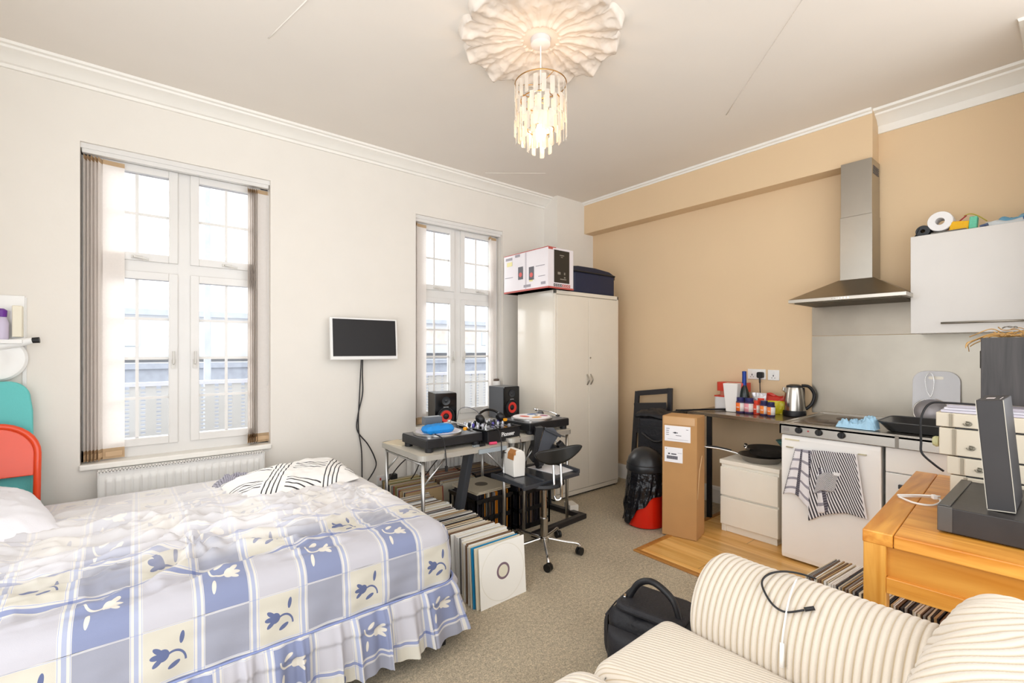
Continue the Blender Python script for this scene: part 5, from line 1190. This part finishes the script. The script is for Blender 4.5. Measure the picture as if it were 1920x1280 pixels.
# uv: u across, v down
f.grid(hang(1.175, 1.045, .75, lambda u: (.02 * (u - .5), .16 * -1, .44 - .06 * u + .03 * math.sin(u * 7)), .008, 16), 50, 40)
tag(f.build('tea_towel', towA, smooth=True, solid=.003), 'white and grey checked tea towel hanging on the fridge door', 'tea towel')
f = B()
def tB(u, v):
    y = 1.075 - .235 * u; z = .757 + .012 * u - v * (.37 + .08 * (1 - u) ** 1.5 * v - .03 * math.sin(PI * u))
    y -= .05 * v * u - .005; y += .018 * v * (1 - u)
    x = 3.300 - .006 * math.sin(u * 14 + v * 2) - .004
    return ((x, y, z), (u * .4, u * .42 * .55 + v * .5 * -.25 + .5))
f.grid(lambda u, v: (tB(u, v)[0], (1 - u, u * .95 - v * .42 + .6)), 60, 50); tw = f.build('tea_towel', towB, smooth=True, solid=.003)
tag(tw, 'black and white striped tea towel hanging on the fridge door', 'tea towel')
f = B(); f.grid(lambda u, v: ((3.288 - .006 * math.sin(PI * u), 1.045 - .11 * u + .02 * v, .60 - .115 * v + .055 * u + .012 * math.sin(u * 5)), (1 - u * .4, u * .75 + v * .3)), 24, 20); f.build('folded_corner', towB, tw, smooth=True, solid=.004)
f = B(); f.box(3.276, 3.280, .925, .958, .627, .645); f.build('care_label', paper, tw)
# base cupboard
t = thing('base_cupboard', 'white base cupboard with drawer beside the fridge', 'cupboard', (3.6, .4, 0))
f = B(); f.box(3.36, 3.95, .08, .722, .1, .83); f.box(3.42, 3.9, .08, .722, .007, .1); f.build('carcass', white_app, t)
f = B(); f.box(3.338, 3.36, .082, .720, .690, .828); f.build('drawer', white_lac, t, bevel=.003)
f = B(); f.box(3.338, 3.36, .082, .720, .105, .684); d = f.build('door', white_lac, t, bevel=.003)
f = B(); f.box(3.318, 3.338, .595, .66, .605, .628); f.build('handle', char_m, d, bevel=.003)
# things on the steel worktop
f = B()
def rag(u, v):
    a, b_ = 2 * u - 1, 2 * v - 1; e = max(0, 1 - max(abs(a), abs(b_)) ** 2)
    return (3.42 + .055 * a + .01 * nz(a * 3, b_ * 3), .875 - .10 * b_ + .012 * nz(a * 4, b_ * 4, 4), .9095 + (.018 + .05 * abs(nz(a * 2.2, b_ * 3.1, 2)) + .04 * math.exp(-((b_ - .62) / .22) ** 2) + .02 * abs(nz(a * 7, b_ * 7, 1))) * min(1, e * 3))
f.grid(rag, 44, 44); tag(f.build('cleaning_cloth', M('pale blue cloth', 'a9d2ec', .8, bump=.3, bscale=120), smooth=True), 'crumpled pale blue cleaning cloth on the front edge of the steel worktop', 'cloth')
t = thing('roasting_tin', 'dark grey roasting tin on the steel worktop', 'roasting tin', (3.62, .55, .91))
f = B(); rt = M('dark enamel tin', '4b4b4c', .3, .4)
o1 = rrect(.30, .36, .05, 5, 3.585, .56); o2 = rrect(.38, .44, .06, 5, 3.585, .56); i2 = rrect(.365, .425, .055, 5, 3.585, .56); i1 = rrect(.29, .35, .045, 5, 3.585, .56); n = len(o1)
vs = [(a, b_, .909) for a, b_ in o1] + [(a, b_, .962) for a, b_ in o2] + [(a, b_, .962) for a, b_ in i2] + [(a, b_, .915) for a, b_ in i1]
f.add(vs, [(k * n + i, k * n + (i + 1) % n, (k + 1) * n + (i + 1) % n, (k + 1) * n + i) for k in range(3) for i in range(n)] + [tuple(range(n)), tuple(3 * n + i for i in range(n))]); f.build('tin_body', rt, t, smooth=50)
f = B(); f.tube([(a, b_, .963) for a, b_ in o2], .004, 6, True); f.build('rolled_rim', rt, t, smooth=True)
f = B(); f.box(3.55, 3.66, .44, .58, .916, .935); f.build('rack_insert', M('dark rack', '3b3a3a', .4, .5), t, bevel=.006)
t = thing('chopping_board', 'white plastic chopping board propped against the splashback', 'chopping board', (4.05, .6, .905))
f = B(Matrix.Translation((4.055, .615, .916)) @ Matrix.Rotation(R(5), 4, 'Y'))
bd = rrect(.235, .33, .07, 8, 0, .165)
hole = rrect(.075, .02, .009, 4, 0, .285)
f.prism(bd, -.005, .005, 'yz'); f.build('board', M('white board plastic', 'dedee2', .4), t, bevel=.003)
f = B(Matrix.Translation((4.055, .615, .916)) @ Matrix.Rotation(R(5), 4, 'Y')); f.prism(hole, -.0058, -.005, 'yz'); f.build('hand_slot', splash_m, t)
t = thing('wire_sieve', 'round wire sieve with loop handle propped in front of the chopping board', 'sieve', (4.0, .62, .905))
f = B(Matrix.Translation((4.015, .63, .985)) @ Matrix.Rotation(R(-62), 4, 'Y')); f.lathe([(.088, 0), (.09, .003), (.088, .006)], 40, cap=False); f.tube([(.088 * math.cos(a * PI / 20), .088 * math.sin(a * PI / 20), .003) for a in range(40)], .004, 6, True); f.build('rim', chrome, t, smooth=True)
f = B(Matrix.Translation((4.015, .63, .985)) @ Matrix.Rotation(R(-62), 4, 'Y')); f.lathe([(.086, .0), (.07, .03), (.04, .05), (0, .056)], 40, cap=False); f.build('mesh_bowl', M('fine steel mesh', 'a9a6ab', .5, .5), t, smooth=True)
f = B(); f.tube(spl([(4.03, .635, 1.075), (4.035, .655, 1.12), (4.045, .662, 1.20), (4.05, .64, 1.235), (4.048, .622, 1.20), (4.035, .622, 1.12), (4.03, .635, 1.075)]), .0022, 6); f.build('handle', chrome, t, smooth=True)

# extractor hood
t = thing('cooker_hood', 'stainless steel chimney cooker hood above the hob', 'cooker hood', (3.85, 1.0, 1.71))
hm = M('hood steel', 'a7a299', .3, 1, var=.03)
hx0, hx1, hy0, hy1 = 3.60, K - .008, .677, 1.327
f = B(); f.box(hx0, hx1, hy0, hy1, 1.714, 1.738); f.build('lip', M('hood lip steel', 'c4beb4', .35, 1), t, bevel=.002)
f = B(); vs = [(hx0, hy0, 1.738), (hx0, hy1, 1.738), (hx1, hy1, 1.738), (hx1, hy0, 1.738), (3.885, .90, 1.877), (3.885, 1.105, 1.877), (hx1, 1.105, 1.877), (hx1, .90, 1.877)]
f.add(vs, [(0, 1, 2, 3), (7, 6, 5, 4), (0, 4, 5, 1), (1, 5, 6, 2), (2, 6, 7, 3), (3, 7, 4, 0)]); f.build('canopy', M('canopy steel', '8f8678', .28, 1), t)
f = B(); f.box(3.895, hx1, .912, 1.098, 1.877, 2.32); f.build('lower_chimney', hm, t, bevel=.002)
f = B(); f.box(3.90, K - .008, .915, 1.095, 2.32, 2.70); f.build('upper_chimney', hm, t, bevel=.002)
f = B()
for i in range(5): f.box(3.93, 4.06, .9125, .9150, 2.60 + i * .012, 2.606 + i * .012)
f.build('vent_slots', M('dark slot', '6a6668'), t)
f = B(); f.box(hx0 + .03, hx1 - .05, hy0 + .03, hy1 - .03, 1.708, 1.714); f.build('grease_filter', M('filter mesh', '6d6658', .5, .8, bump=.4, bscale=200), t)
for i in range(6):
    f = B(); f.cyl((hx0, 1.06 - i * .018, 1.726), .005, .004, 12, Matrix.Rotation(R(-90), 4, 'Y')); f.build('push_button', chrome, t)
# wall cupboard
t = thing('wall_cupboard', 'glossy white wall cupboard to the right of the cooker hood', 'cupboard', (3.94, .4, 1.49))
f = B(); f.box(3.80, K - .007, .08, .688, 1.488, 2.085); f.build('carcass', cream_mel, t)
f = B(); f.box(3.78, 3.80, .08, .690, 1.486, 2.092); d = f.build('door', M('high gloss white', 'cdc8c2', .15, coat=.4), t, bevel=.002)
f = B(); f.tube([(3.755, .545, 1.545), (3.755, .09, 1.545)], .006, 8); f.tube([(3.755, .50, 1.545), (3.78, .50, 1.545)], .005, 8); f.tube([(3.755, .13, 1.545), (3.78, .13, 1.545)], .005, 8); f.build('bar_handle', M('brushed nickel'), d, smooth=True)
zc = 2.088
ry = Matrix.Rotation(R(90), 4, 'Y')
t = thing('paper_roll', 'fat white paper roll on top of the wall cupboard', 'paper roll', (3.93, .545, zc))
f = B(); f.lathe([(.022, 0), (.058, 0), (.060, .004), (.060, .106), (.058, .11), (.022, .11), (.022, 0)], 36, (3.83, .560, zc + .085), ry, cap=False); f.build('roll', M('soft white paper', 'e9e7e6', .9, bump=.2, bscale=60), t, smooth=40)
f = B(); f.lathe([(.0225, .0), (.0225, .11)], 24, (3.83, .560, zc + .085), ry, cap=False); f.build('core', M('brown core card', '7a6546', .8), t, smooth=True)
t = thing('bin_bag_roll', 'black roll of bin bags on the near end of the wall cupboard', 'bag roll', (3.93, .65, zc))
f = B(); f.lathe([(.012, 0), (.034, 0), (.036, .004), (.036, .16), (.012, .16), (.012, 0)], 28, (3.83, .640, zc + .04), ry, cap=False); f.build('roll', M('black bag roll', '1e2226', .35), t, smooth=40)
f = B(); f.grid(lambda u, v: (3.83 + .14 * v, .655 + .03 * u, zc + .055 * (1 - u) ** 1.5 + .008), 8, 4); f.build('loose_end', black_cl, t, smooth=True, solid=.003)
f = B(); f.box(3.81, 4.0, .44, .60, zc + .0, zc + .018); tag(f.build('flat_packet', M('grey film', '6b6862', .5), bevel=.004), 'dark flat packet under the white paper roll', 'packet')
t = thing('sponge_pack', 'yellow and turquoise sponge pack on the wall cupboard', 'sponges', (3.86, .45, zc))
f = B(); f.obox((3.86, .475, zc + .038), (.06, .085, .06), (R(8), 0, 0)); f.build('yellow_sponge', M('yellow sponge', 'e9b32a', .9, bump=.4, bscale=120), t, bevel=.006)
f = B(); f.obox((3.855, .415, zc + .045), (.06, .034, .075), (R(4), 0, 0)); f.build('turquoise_sponge', M('turquoise scourer', '6cc2a2', .8, bump=.4, bscale=120), t, bevel=.005)
f = B(); f.tube([(3.84, .535, zc + .01), (3.85, .445, zc + .098)], .004, 6); tag(f.build('stick', M('dark red plastic', 'a5303a', .4), smooth=True), 'thin dark red stick slanting behind the sponges', 'stick')
f = B(); f.tube(spl([(3.85, .455, zc + .098), (3.86, .43, zc + .106), (3.865, .40, zc + .09), (3.87, .36, zc + .05)]), .003, 6); tag(f.build('cord_tie', M('olive cord', 'b3a23a', .7), smooth=True), 'thin yellowish cord draped over the sponges', 'cord')
def flatbag(x0, x1, y0, y1, h, col, label, nm='plastic_bag'):
    f = B(); f.grid(lambda u, v: (x0 + (x1 - x0) * u, y0 + (y1 - y0) * v, zc + .002 + (h * (.6 + .5 * abs(nz(u * 3, v * 5, h * 90)))) * min(1, 9 * min(u, 1 - u, v, 1 - v))), 16, 30); tag(f.build(nm, M('film ' + col, col, .25, bump=.6, bscale=30), smooth=True), label, 'bag')
flatbag(3.82, 4.0, .12, .39, .045, 'd5dde2', 'clear crinkled plastic bag on the wall cupboard')
flatbag(3.85, 4.05, .02 + .08, .34, .075, '6aa6c8', 'blue plastic bag lying behind the clear one on the wall cupboard')
f = B(); f.box(3.80, 3.83, .08, .215, zc + .02, zc + .036); tag(f.build('blue_case', M('dark blue plastic', '2a4f8f', .3), bevel=.003), 'small dark blue case on top of the wall cupboard', 'case')
f = B(); f.tube([(3.81, .385, zc + .012), (3.81, .35, zc + .02)], .008, 8); tag(f.build('marker_cap', M('white and navy plastic', '4a5878', .4), smooth=40), 'small navy cap beside the sponge pack', 'cap')

# ================================================================ OAK TABLE AND ELECTRONICS
t = thing('oak_table', 'honey oak table with recessed drawer front beside the sofa', 'table', (2.6, .05, 0))
m_ = Matrix.Translation((2.0, .497, 0)) @ Matrix.Rotation(R(3), 4, 'Z')   # local x runs away along the side edge, y towards the end wall is negative
LX, WY = 1.18, .95
f = B(m_); f.box(.0, LX, -.085, 0, .705, .75); f.build('breadboard_end', oak_x, t, bevel=.004)
f = B(m_); f.box(0, LX, -WY + .085, -.0865, .705, .7495); f.build('top_panel', oak, t, bevel=.004)
f = B(m_); f.box(0, LX, -WY, -WY + .0835, .705, .75); f.build('breadboard_end', oak_x, t, bevel=.004)
oakz = woodmat('honey oak upright', 'c8842a', 'e8b057', axis=2, rough=.32, scale=3)
for (x, y) in ((.002, -.066), (LX - .067, -.066), (.002, -WY + .002), (LX - .067, -WY + .002)):
    f = B(m_); f.box(x, x + .065, y, y + .064, .008, .749 if x < .1 and y > -.1 else .704); f.build('leg', oakz, t, bevel=.004)
f = B(m_); f.box(.02, .035, -WY + .066, -.066, .60, .70); f.build('drawer_front', woodmat('figured oak veneer', 'bd7a26', 'dda149', axis=1, rough=.35, scale=1.6), t)
f = B(m_); f.box(.003, .05, -WY + .066, -.066, .545, .60); f.build('lower_rail', oak, t, bevel=.003)
f = B(m_); f.box(.067, LX - .067, -.045, -.02, .545, .704); f.box(LX - .05, LX - .02, -WY + .06, -.06, .545, .704); f.build('side_apron', oak_x, t, bevel=.002)
TT = .7505
# black flat machine
t = thing('flat_black_machine', 'flat black metal equipment case on the oak table', 'machine', (2.4, .1, TT))
f = B(); f.box(2.17, 2.675, -.14, .322, TT + .004, .840); f.build('case', M('scuffed black metal', '2f2c2c', .38, var=.12, vscale=14, bump=.03), t, bevel=.003)
f = B(); f.box(2.166, 2.18, .285, .324, TT + .006, .842).box(2.18, 2.67, .292, .324, .84, .845); f.build('corner_strip', M('worn dark metal', '5d5b59', .35, .6), t, bevel=.002)
f = B(); f.box(2.60, 2.66, .323, .33, .78, .80); f.build('side_socket', black_pl, t)
# beige stacked units
beige_u = M('beige equipment enamel', 'dcd2be', .35)
t = thing('beige_equipment_stack', 'stack of old beige equipment units with key locks on the oak table', 'equipment', (2.95, .2, TT))
for i, (a, b_, yo) in enumerate(((1.052, 1.112, .41), (.932, 1.047, .40), (.852, .927, .375), (TT, .848, .365))):
    f = B(); f.box(2.715, 3.1, -.25, yo, a, b_); f.box(2.709, 2.716, -.25, yo - .055, a + .002, b_ - .002); u_ = f.build('unit', beige_u, t, bevel=.003)
    if i < 3:
        f = B(); zz = a + (b_ - a) * (.35 if i != 2 else .45); f.tube([(2.706, yo - .10 + .013 * math.cos(q * PI / 8), zz + .009 * math.sin(q * PI / 8)) for q in range(3, 17)], .0022, 6); f.cyl((2.709, yo - .10, zz), .007, .003, 12, Matrix.Rotation(R(-90), 4, 'Y')); f.build('key_lock', M('dull grey lock', '8d8879', .4, .5), u_, smooth=True)
    f = B(); f.box(2.7135, 2.72, -.25, yo - .06, a - .004, a + .0005); f.build('gap_shadow_strip', black_pl, u_)
    f = B(); f.box(2.7125, 2.7155, yo - .052, yo - .042, a + .003, b_ - .003); f.build('edge_bead', M('beige groove', 'a89e8b', .5), u_)
f = B(); f.box(2.706, 2.712, -.2, .10, .86, 1.09); f.build('vent_panel', M('dark vent', '26262a', .5, bump=.5, bscale=200), t)
f = B(); f.lathe([(.022, 0), (.024, .01), (.018, .02), (0, .02)], 16, (2.78, .41, .975), Matrix.Rotation(R(-90), 4, 'X')); f.build('side_knob', M('pale green plastic', 'd0cf9f', .4), t, smooth=40)
for i, (dz, col, dx) in enumerate(((0, 'cfcad6', 0), (.0115, 'e6e3ea', .006), (.023, 'b8b2bd', -.004))):
    f = B(); f.box(2.72 + dx, 2.86 + dx, -.18, .395 - .01 * i, 1.1135 + dz, 1.124 + dz); tag(f.build('disc_case', M('case plastic ' + col, col, .2), bevel=.001), ['lowest grey clear case lying on the beige stack', 'middle white clear case lying on the beige stack', 'topmost thin clear case lying on the beige stack'][i], 'disc case')
f = B()
for (a, b_, c) in ((.14, .165, 0), (.10, .135, 0), (.05, .09, 0)): f.box(2.718, 2.72, a, b_, 1.138, 1.1465)
f.build('red_print', M('red spine print', 'c4444e', .5), [q for q in C.objects if q.name.startswith('disc_case')][-1])
f = B(); f.tube(spl([(2.72, .20, 1.153), (2.715, .37, 1.155), (2.71, .43, 1.145), (2.69, .455, 1.08), (2.69, .455, .98), (2.68, .45, .93), (2.69, .41, .885), (2.71, .385, .86)]), .0045, 8); tag(f.build('cable', black_pl, smooth=True), 'thick black cable looping off the top of the beige stack', 'cable')
# white cable loop
f = B(); f.tube(spl([(2.53, .50, TT + .006), (2.60, .43, TT + .01), (2.60, .385, TT + .012), (2.545, .372, TT + .01), (2.48, .39, TT + .008), (2.47, .44, TT + .008), (2.53, .50, TT + .006)]), .0042, 8); f.tube(spl([(2.53, .505, TT + .012), (2.585, .44, TT + .016), (2.61, .38, TT + .02)]), .0042, 8)
wl_ = f.build('cable', M('white cable plastic', 'efedea', .35), smooth=True); tag(wl_, 'coiled white cable on the corner of the oak table', 'cable')
f = B(); f.obox((2.585, .395, TT + .02), (.02, .016, .018), (0, 0, .6)); f.build('connector', MATS['white cable plastic'], wl_, bevel=.003)
# upright slim black box, leaning
t = thing('slim_black_box', 'upright slim black box with pale edges standing on the black machine', 'box', (2.3, .17, .845))
m_ = Matrix.Translation((2.24, .172, .8435)) @ Matrix.Rotation(R(-7), 4, 'X') @ Matrix.Rotation(R(0), 4, 'Z')
m_ = Matrix.Translation((2.24, .175, .8435)) @ Matrix.Rotation(R(-4.5), 4, 'X')
f = B(m_); f.box(0, .27, -.033, .033, .0, .37); f.build('carton', M('matt black card', '343233', .5, var=.08), t, bevel=.003)
f = B(m_)
for y in (-.033, .033): f.box(-.0008, .001, y - .001, y + .001, .004, .37)
f.box(-.0008, .001, -.033, .033, 0, .003); f.build('pale_edge', M('pale card edge', 'b9b4a8', .6), t)
f = B(m_); f.box(.08, .13, -.005, .015, .370, .3706); f.box(.06, .16, -.022, -.020, .370, .3706); f.build('top_label', M('pinkish label', 'd9cfcf', .6), t)
# black ash speaker and dried twigs
ash = woodmat('black ash veneer', '2c2a2a', '454140', axis=2, rough=.5, scale=5)
t = thing('ash_speaker', 'black ash veneered speaker cabinet on top of the beige stack', 'speaker', (2.95, .1, 1.15))
f = B(); f.box(2.85, 3.08, .01, .285, 1.149, 1.435); f.build('cabinet', ash, t, bevel=.002)
f = B(); f.box(2.93, 2.95, .285, .296, 1.30, 1.38); f.build('rear_terminal', black_pl, t, bevel=.003)
f = B(); f.box(2.885, 2.89, .285, .2865, 1.149, 1.435); f.build('back_seam', black_gl, t)
t = thing('dried_twigs', 'tangle of dried curly twigs lying on the black ash speaker', 'dried twigs', (2.95, .15, 1.436))
tm = M('dried straw stems', 'b98f54', .7, var=.2, vscale=30)
for i in range(34):
    a = rnd.uniform(0, 2 * PI); x, y = 2.93 + rnd.uniform(-.05, .08), .14 + rnd.uniform(-.12, .11); z = 1.441 + rnd.uniform(0, .012); pts = [(x, y, z)]
    if i < 3: a = R(92) + .12 * i; x, y = 2.88, .24 - .02 * i; pts = [(x, y, z)]
    for k in range(6):
        a += rnd.uniform(-.6, .6) * (.4 if i < 3 else 1); y = y + .026 * math.sin(a); x += .022 * math.cos(a); x = min(max(x, 2.84), 3.1)
        out = y > .285
        z = (z - .014) if out else max(1.441, z + rnd.uniform(-.012, .014)); y = min(y, .33)
        pts.append((x, y, z))
    f = B(); f.tube(spl(pts, 5), rnd.uniform(.0012, .0028), 5); f.build('twig', tm, t, smooth=True)
for (x, y) in ((2.87, .20), (2.86, .135), (2.87, .09)):
    f = B(); f.tube([(x + .02 * math.cos(q * PI / 8), y + .022 * math.sin(q * PI / 8), 1.478 + .01 * (y < .15) + .004 * math.sin(q)) for q in range(16)], .0018, 5, True); f.build('curl', M('grey twig', '6a6459', .7), t, smooth=True)

# ================================================================ SOFA
def cordmat():
    m = M('cream corduroy', 'd2c8b8', .85, sheen=.4, bump=.25, bscale=350, var=.03, vscale=12)
    return m
cord = cordmat()
sofa = thing('sofa', 'cream corduroy sofa with rolled arm in front of the camera', 'sofa', (1.0, .3, 0))
RIB = .0195
def armf(u, v):
    # u along the axis from the wall end to the front end, v round the section
    y = -.25 + 1.12 * u; a = 2 * PI * v; cx, cz, r = 1.612, .478, .178
    e = max(0, (y - .80) / .07); rr = r * math.sqrt(max(0, 1 - min(1, e) ** 2.6)) if e > 0 else r
    rr += .004 * nz(y * 5, a, 2); rib = .0045 * (abs(math.cos(PI * y / RIB)) ** .7) if e < .95 else 0
    rr = max(.0, rr + rib - .003)
    return ((cx + rr * math.cos(a), y, cz + rr * math.sin(a)), (y, a))
f = B(); f.grid(armf, 640, 72); f.build('rolled_arm', cordfine('cream wide corduroy', RIB, 0, True), sofa, smooth=True)
f = B(); f.box(1.50, 1.76, -.2, .80, .05, .46); f.build('arm_panel', cord, sofa, bevel=.03, seg=3)
f = B(); f.box(.10, 1.52, -.2, .86, .05, .30); f.build('seat_base', cord, sofa, bevel=.03, seg=3)
def seatf(x0, x1, y0, y1, zt, r, ang, pitch, amp, dome, seed, hb):
    ca, sa = math.cos(ang), math.sin(ang)
    def fn(u, v):
        # v: 0..1 wraps from front bottom over the top to the back
        x = x0 + (x1 - x0) * u; Lf = hb; Lt = y1 - y0; s_ = v * (Lf + Lt)
        if s_ < Lf - r: y = y1; z = zt - r - (Lf - r - s_)
        elif s_ < Lf - r + PI / 2 * r:
            a = (s_ - Lf + r) / r; y = y1 - r + r * math.cos(a); z = zt - r + r * math.sin(a)
        else: y = y1 - r - (s_ - Lf + r - PI / 2 * r); z = zt
        e = min(x - x0, x1 - x); rs = r * 1.1
        if e < rs:
            k = rs - math.sqrt(max(0, rs * rs - (rs - e) ** 2)); z -= k * (1 if z > zt - r * .7 else .2)
            y -= k * .5 * (y > y1 - r)
        z += dome * math.sin(PI * u) * math.sin(PI * min(1, max(0, (y1 - y) / (y1 - y0)))) + .006 * nz(x * 4, y * 4, seed)
        q = x * ca + y * sa if ang is not None else x
        d = 0
        return (x, y + (d if z < zt - r * .6 else 0), z + (d if z >= zt - r * .6 else 0))
    return fn
f = B(); f.grid(seatf(1.048, 1.46, .02, .936, .452, .05, R(22), .0125, .0030, .012, 3, .16), 90, 120); f.build('seat_cushion', cordfine('cream fine corduroy', .0125, R(21)), sofa, smooth=True)
f = B(); f.grid(seatf(.12, 1.040, .02, .945, .492, .09, R(65), .019, .0045, .035, 5, .2), 90, 120); f.build('seat_cushion', cordfine('cream mid corduroy', .019, R(30)), sofa, smooth=True)
def backf(u, v):
    th = (v - .5) * PI; ph = u * 2 * PI; n = 3.4
    q = 1 / (abs(math.cos(th)) ** n + abs(math.sin(th)) ** n) ** (1 / n); p = 1 / (abs(math.cos(ph)) ** n + abs(math.sin(ph)) ** n) ** (1 / n)
    x = .43 * q * math.sin(th); y = .16 * q * math.cos(th) * p * math.cos(ph); z = .215 * q * math.cos(th) * p * math.sin(ph)
    w = .014 * nz(x * 5, z * 7, y * 4) + .010 * nz(x * 9, z * 14, 3)
    s_ = .60 * x + .78 * y + .95 * z + .022 * nz(x * 5, y * 5, z * 5) + .10 * abs(x - .12); rib = .0045 * abs(math.cos(PI * s_ / .0196)) ** .7; n_ = Vector((x / .43, y / .16, z / .215)); n_.normalize()
    lean = -.12 * (z / .215)
    return ((1.455 + x + n_.x * (w + rib), .115 + y * (1) + lean * .5 + n_.y * (w + rib), .545 + z + n_.z * (w + rib)), (s_, x))
f = B(); f.grid(backf, 420, 300); f.build('back_cushion', cordfine('cream loose corduroy', .0196, 0, True), sofa, smooth=True)
f = B(); f.box(.10, 1.80, -.45, -.02, .05, .70); f.build('backrest', cord, sofa, bevel=.06, seg=4)
# cables on the arm
def armz(x): return .478 + math.sqrt(max(0, .186 ** 2 - (x - 1.612) ** 2))
def onarm(pts, lift=.006): return [(x, y, armz(x) + lift) for x, y in pts]
f = B(); P = spl([Vector((x, y, 0)) for x, y in ((1.70, .545), (1.64, .60), (1.58, .635), (1.53, .64), (1.49, .60), (1.48, .555), (1.50, .51))], 8)
f.tube([(p.x, p.y, armz(p.x) + .004) for p in P], .0032, 6); e = P[-1]; f.tube([(e.x, e.y, armz(e.x) + .006), (e.x + .012, e.y - .022, armz(e.x + .012) + .007)], .006, 8); tag(f.build('cable', black_pl, smooth=True), 'short black audio cable curled on the sofa arm', 'cable')
f = B(); P = [Vector((1.60 - .165 * k / 12, .565 - .02 * k / 12, 0)) for k in range(13)]
f.tube([(p.x, p.y, armz(p.x) + .006) for p in P], .0028, 6); e = P[-1]; f.tube([(e.x, e.y, armz(e.x) + .009), (e.x - .012, e.y - .004, armz(e.x - .012) + .004)], .006, 8); tag(f.build('cable', MATS['white cable plastic'], smooth=True), 'straight white charging cable lying across the sofa arm', 'cable')

# ================================================================ HOLDALL ON THE FLOOR
t = thing('holdall', 'black soft holdall with carry handle on the carpet beside the sofa', 'bag', (1.72, 1.2, 0))
m_ = Matrix.Translation((1.755, 1.175, .0)) @ Matrix.Rotation(R(12), 4, 'Z') @ Matrix.Scale(.88, 4)
f = B(m_)
def bag(u, v):
    th = (v - .5) * PI; ph = u * 2 * PI
    def sp_(c, p): return math.copysign(abs(c) ** p, c)
    ct = sp_(math.cos(th), .4); x = .15 * ct * sp_(math.cos(ph), .45); y = .21 * ct * sp_(math.sin(ph), .45); z = .15 * sp_(math.sin(th), .4)
    w = .012 * nz(x * 9, y * 9, z * 9) + .006 * nz(x * 22, y * 22, z * 22); k = 1 + w / .15
    return (x * k, y * k, .152 + z * (k if z > 0 else 1))
f.grid(bag, 90, 60); f.build('body', black_cl, t, smooth=True)
f = B(m_); f.prism(rrect(.26, .34, .06, 5, .0, -.0), .285, .325, 'xy'); f.build('top_flap', M('black bag fabric', '212126', .6, bump=.3, bscale=70), t, bevel=.018, seg=3)
f = B(m_); f.tube(spl([(-.06, -.14, .315), (-.05, -.10, .395), (-.03, .0, .435), (-.02, .08, .40), (-.03, .13, .315)]), .016, 8); f.build('carry_handle', black_pl, t, smooth=True)
f = B(m_)
def pocket(u, v):
    a, b_ = 2 * u - 1, 2 * v - 1; th = ((1 - a ** 4) * (1 - b_ ** 4)) ** .5
    return (-.15 - .055 * th, .05 + .13 * a, .12 + .10 * b_)
f.grid(pocket, 30, 24); f.build('front_pocket', MATS['black bag fabric'], t, smooth=True)
f = B(m_)
f.grid(lambda u, v: (-.10 + .2 * u, .21 + .04 * math.sqrt(max(0, (1 - (2 * u - 1) ** 4) * (1 - (2 * v - 1) ** 4))), .03 + .2 * v), 20, 20); f.build('end_pocket', MATS['black bag fabric'], t, smooth=True)
f = B(m_); f.tube([(-.155, -.16, .19), (-.165, 0, .205), (-.155, .16, .19)], .004, 6); f.tube([(-.13, .205, .25), (0, .215, .255), (.13, .205, .25)], .004, 6); f.build('zip', M('dark zip', '3c3c40', .3, .5), t, smooth=True)
f = B(m_); f.obox((-.05, .14, .33), (.03, .012, .012), (0, 0, .4)); f.build('buckle', chrome, t, bevel=.002)
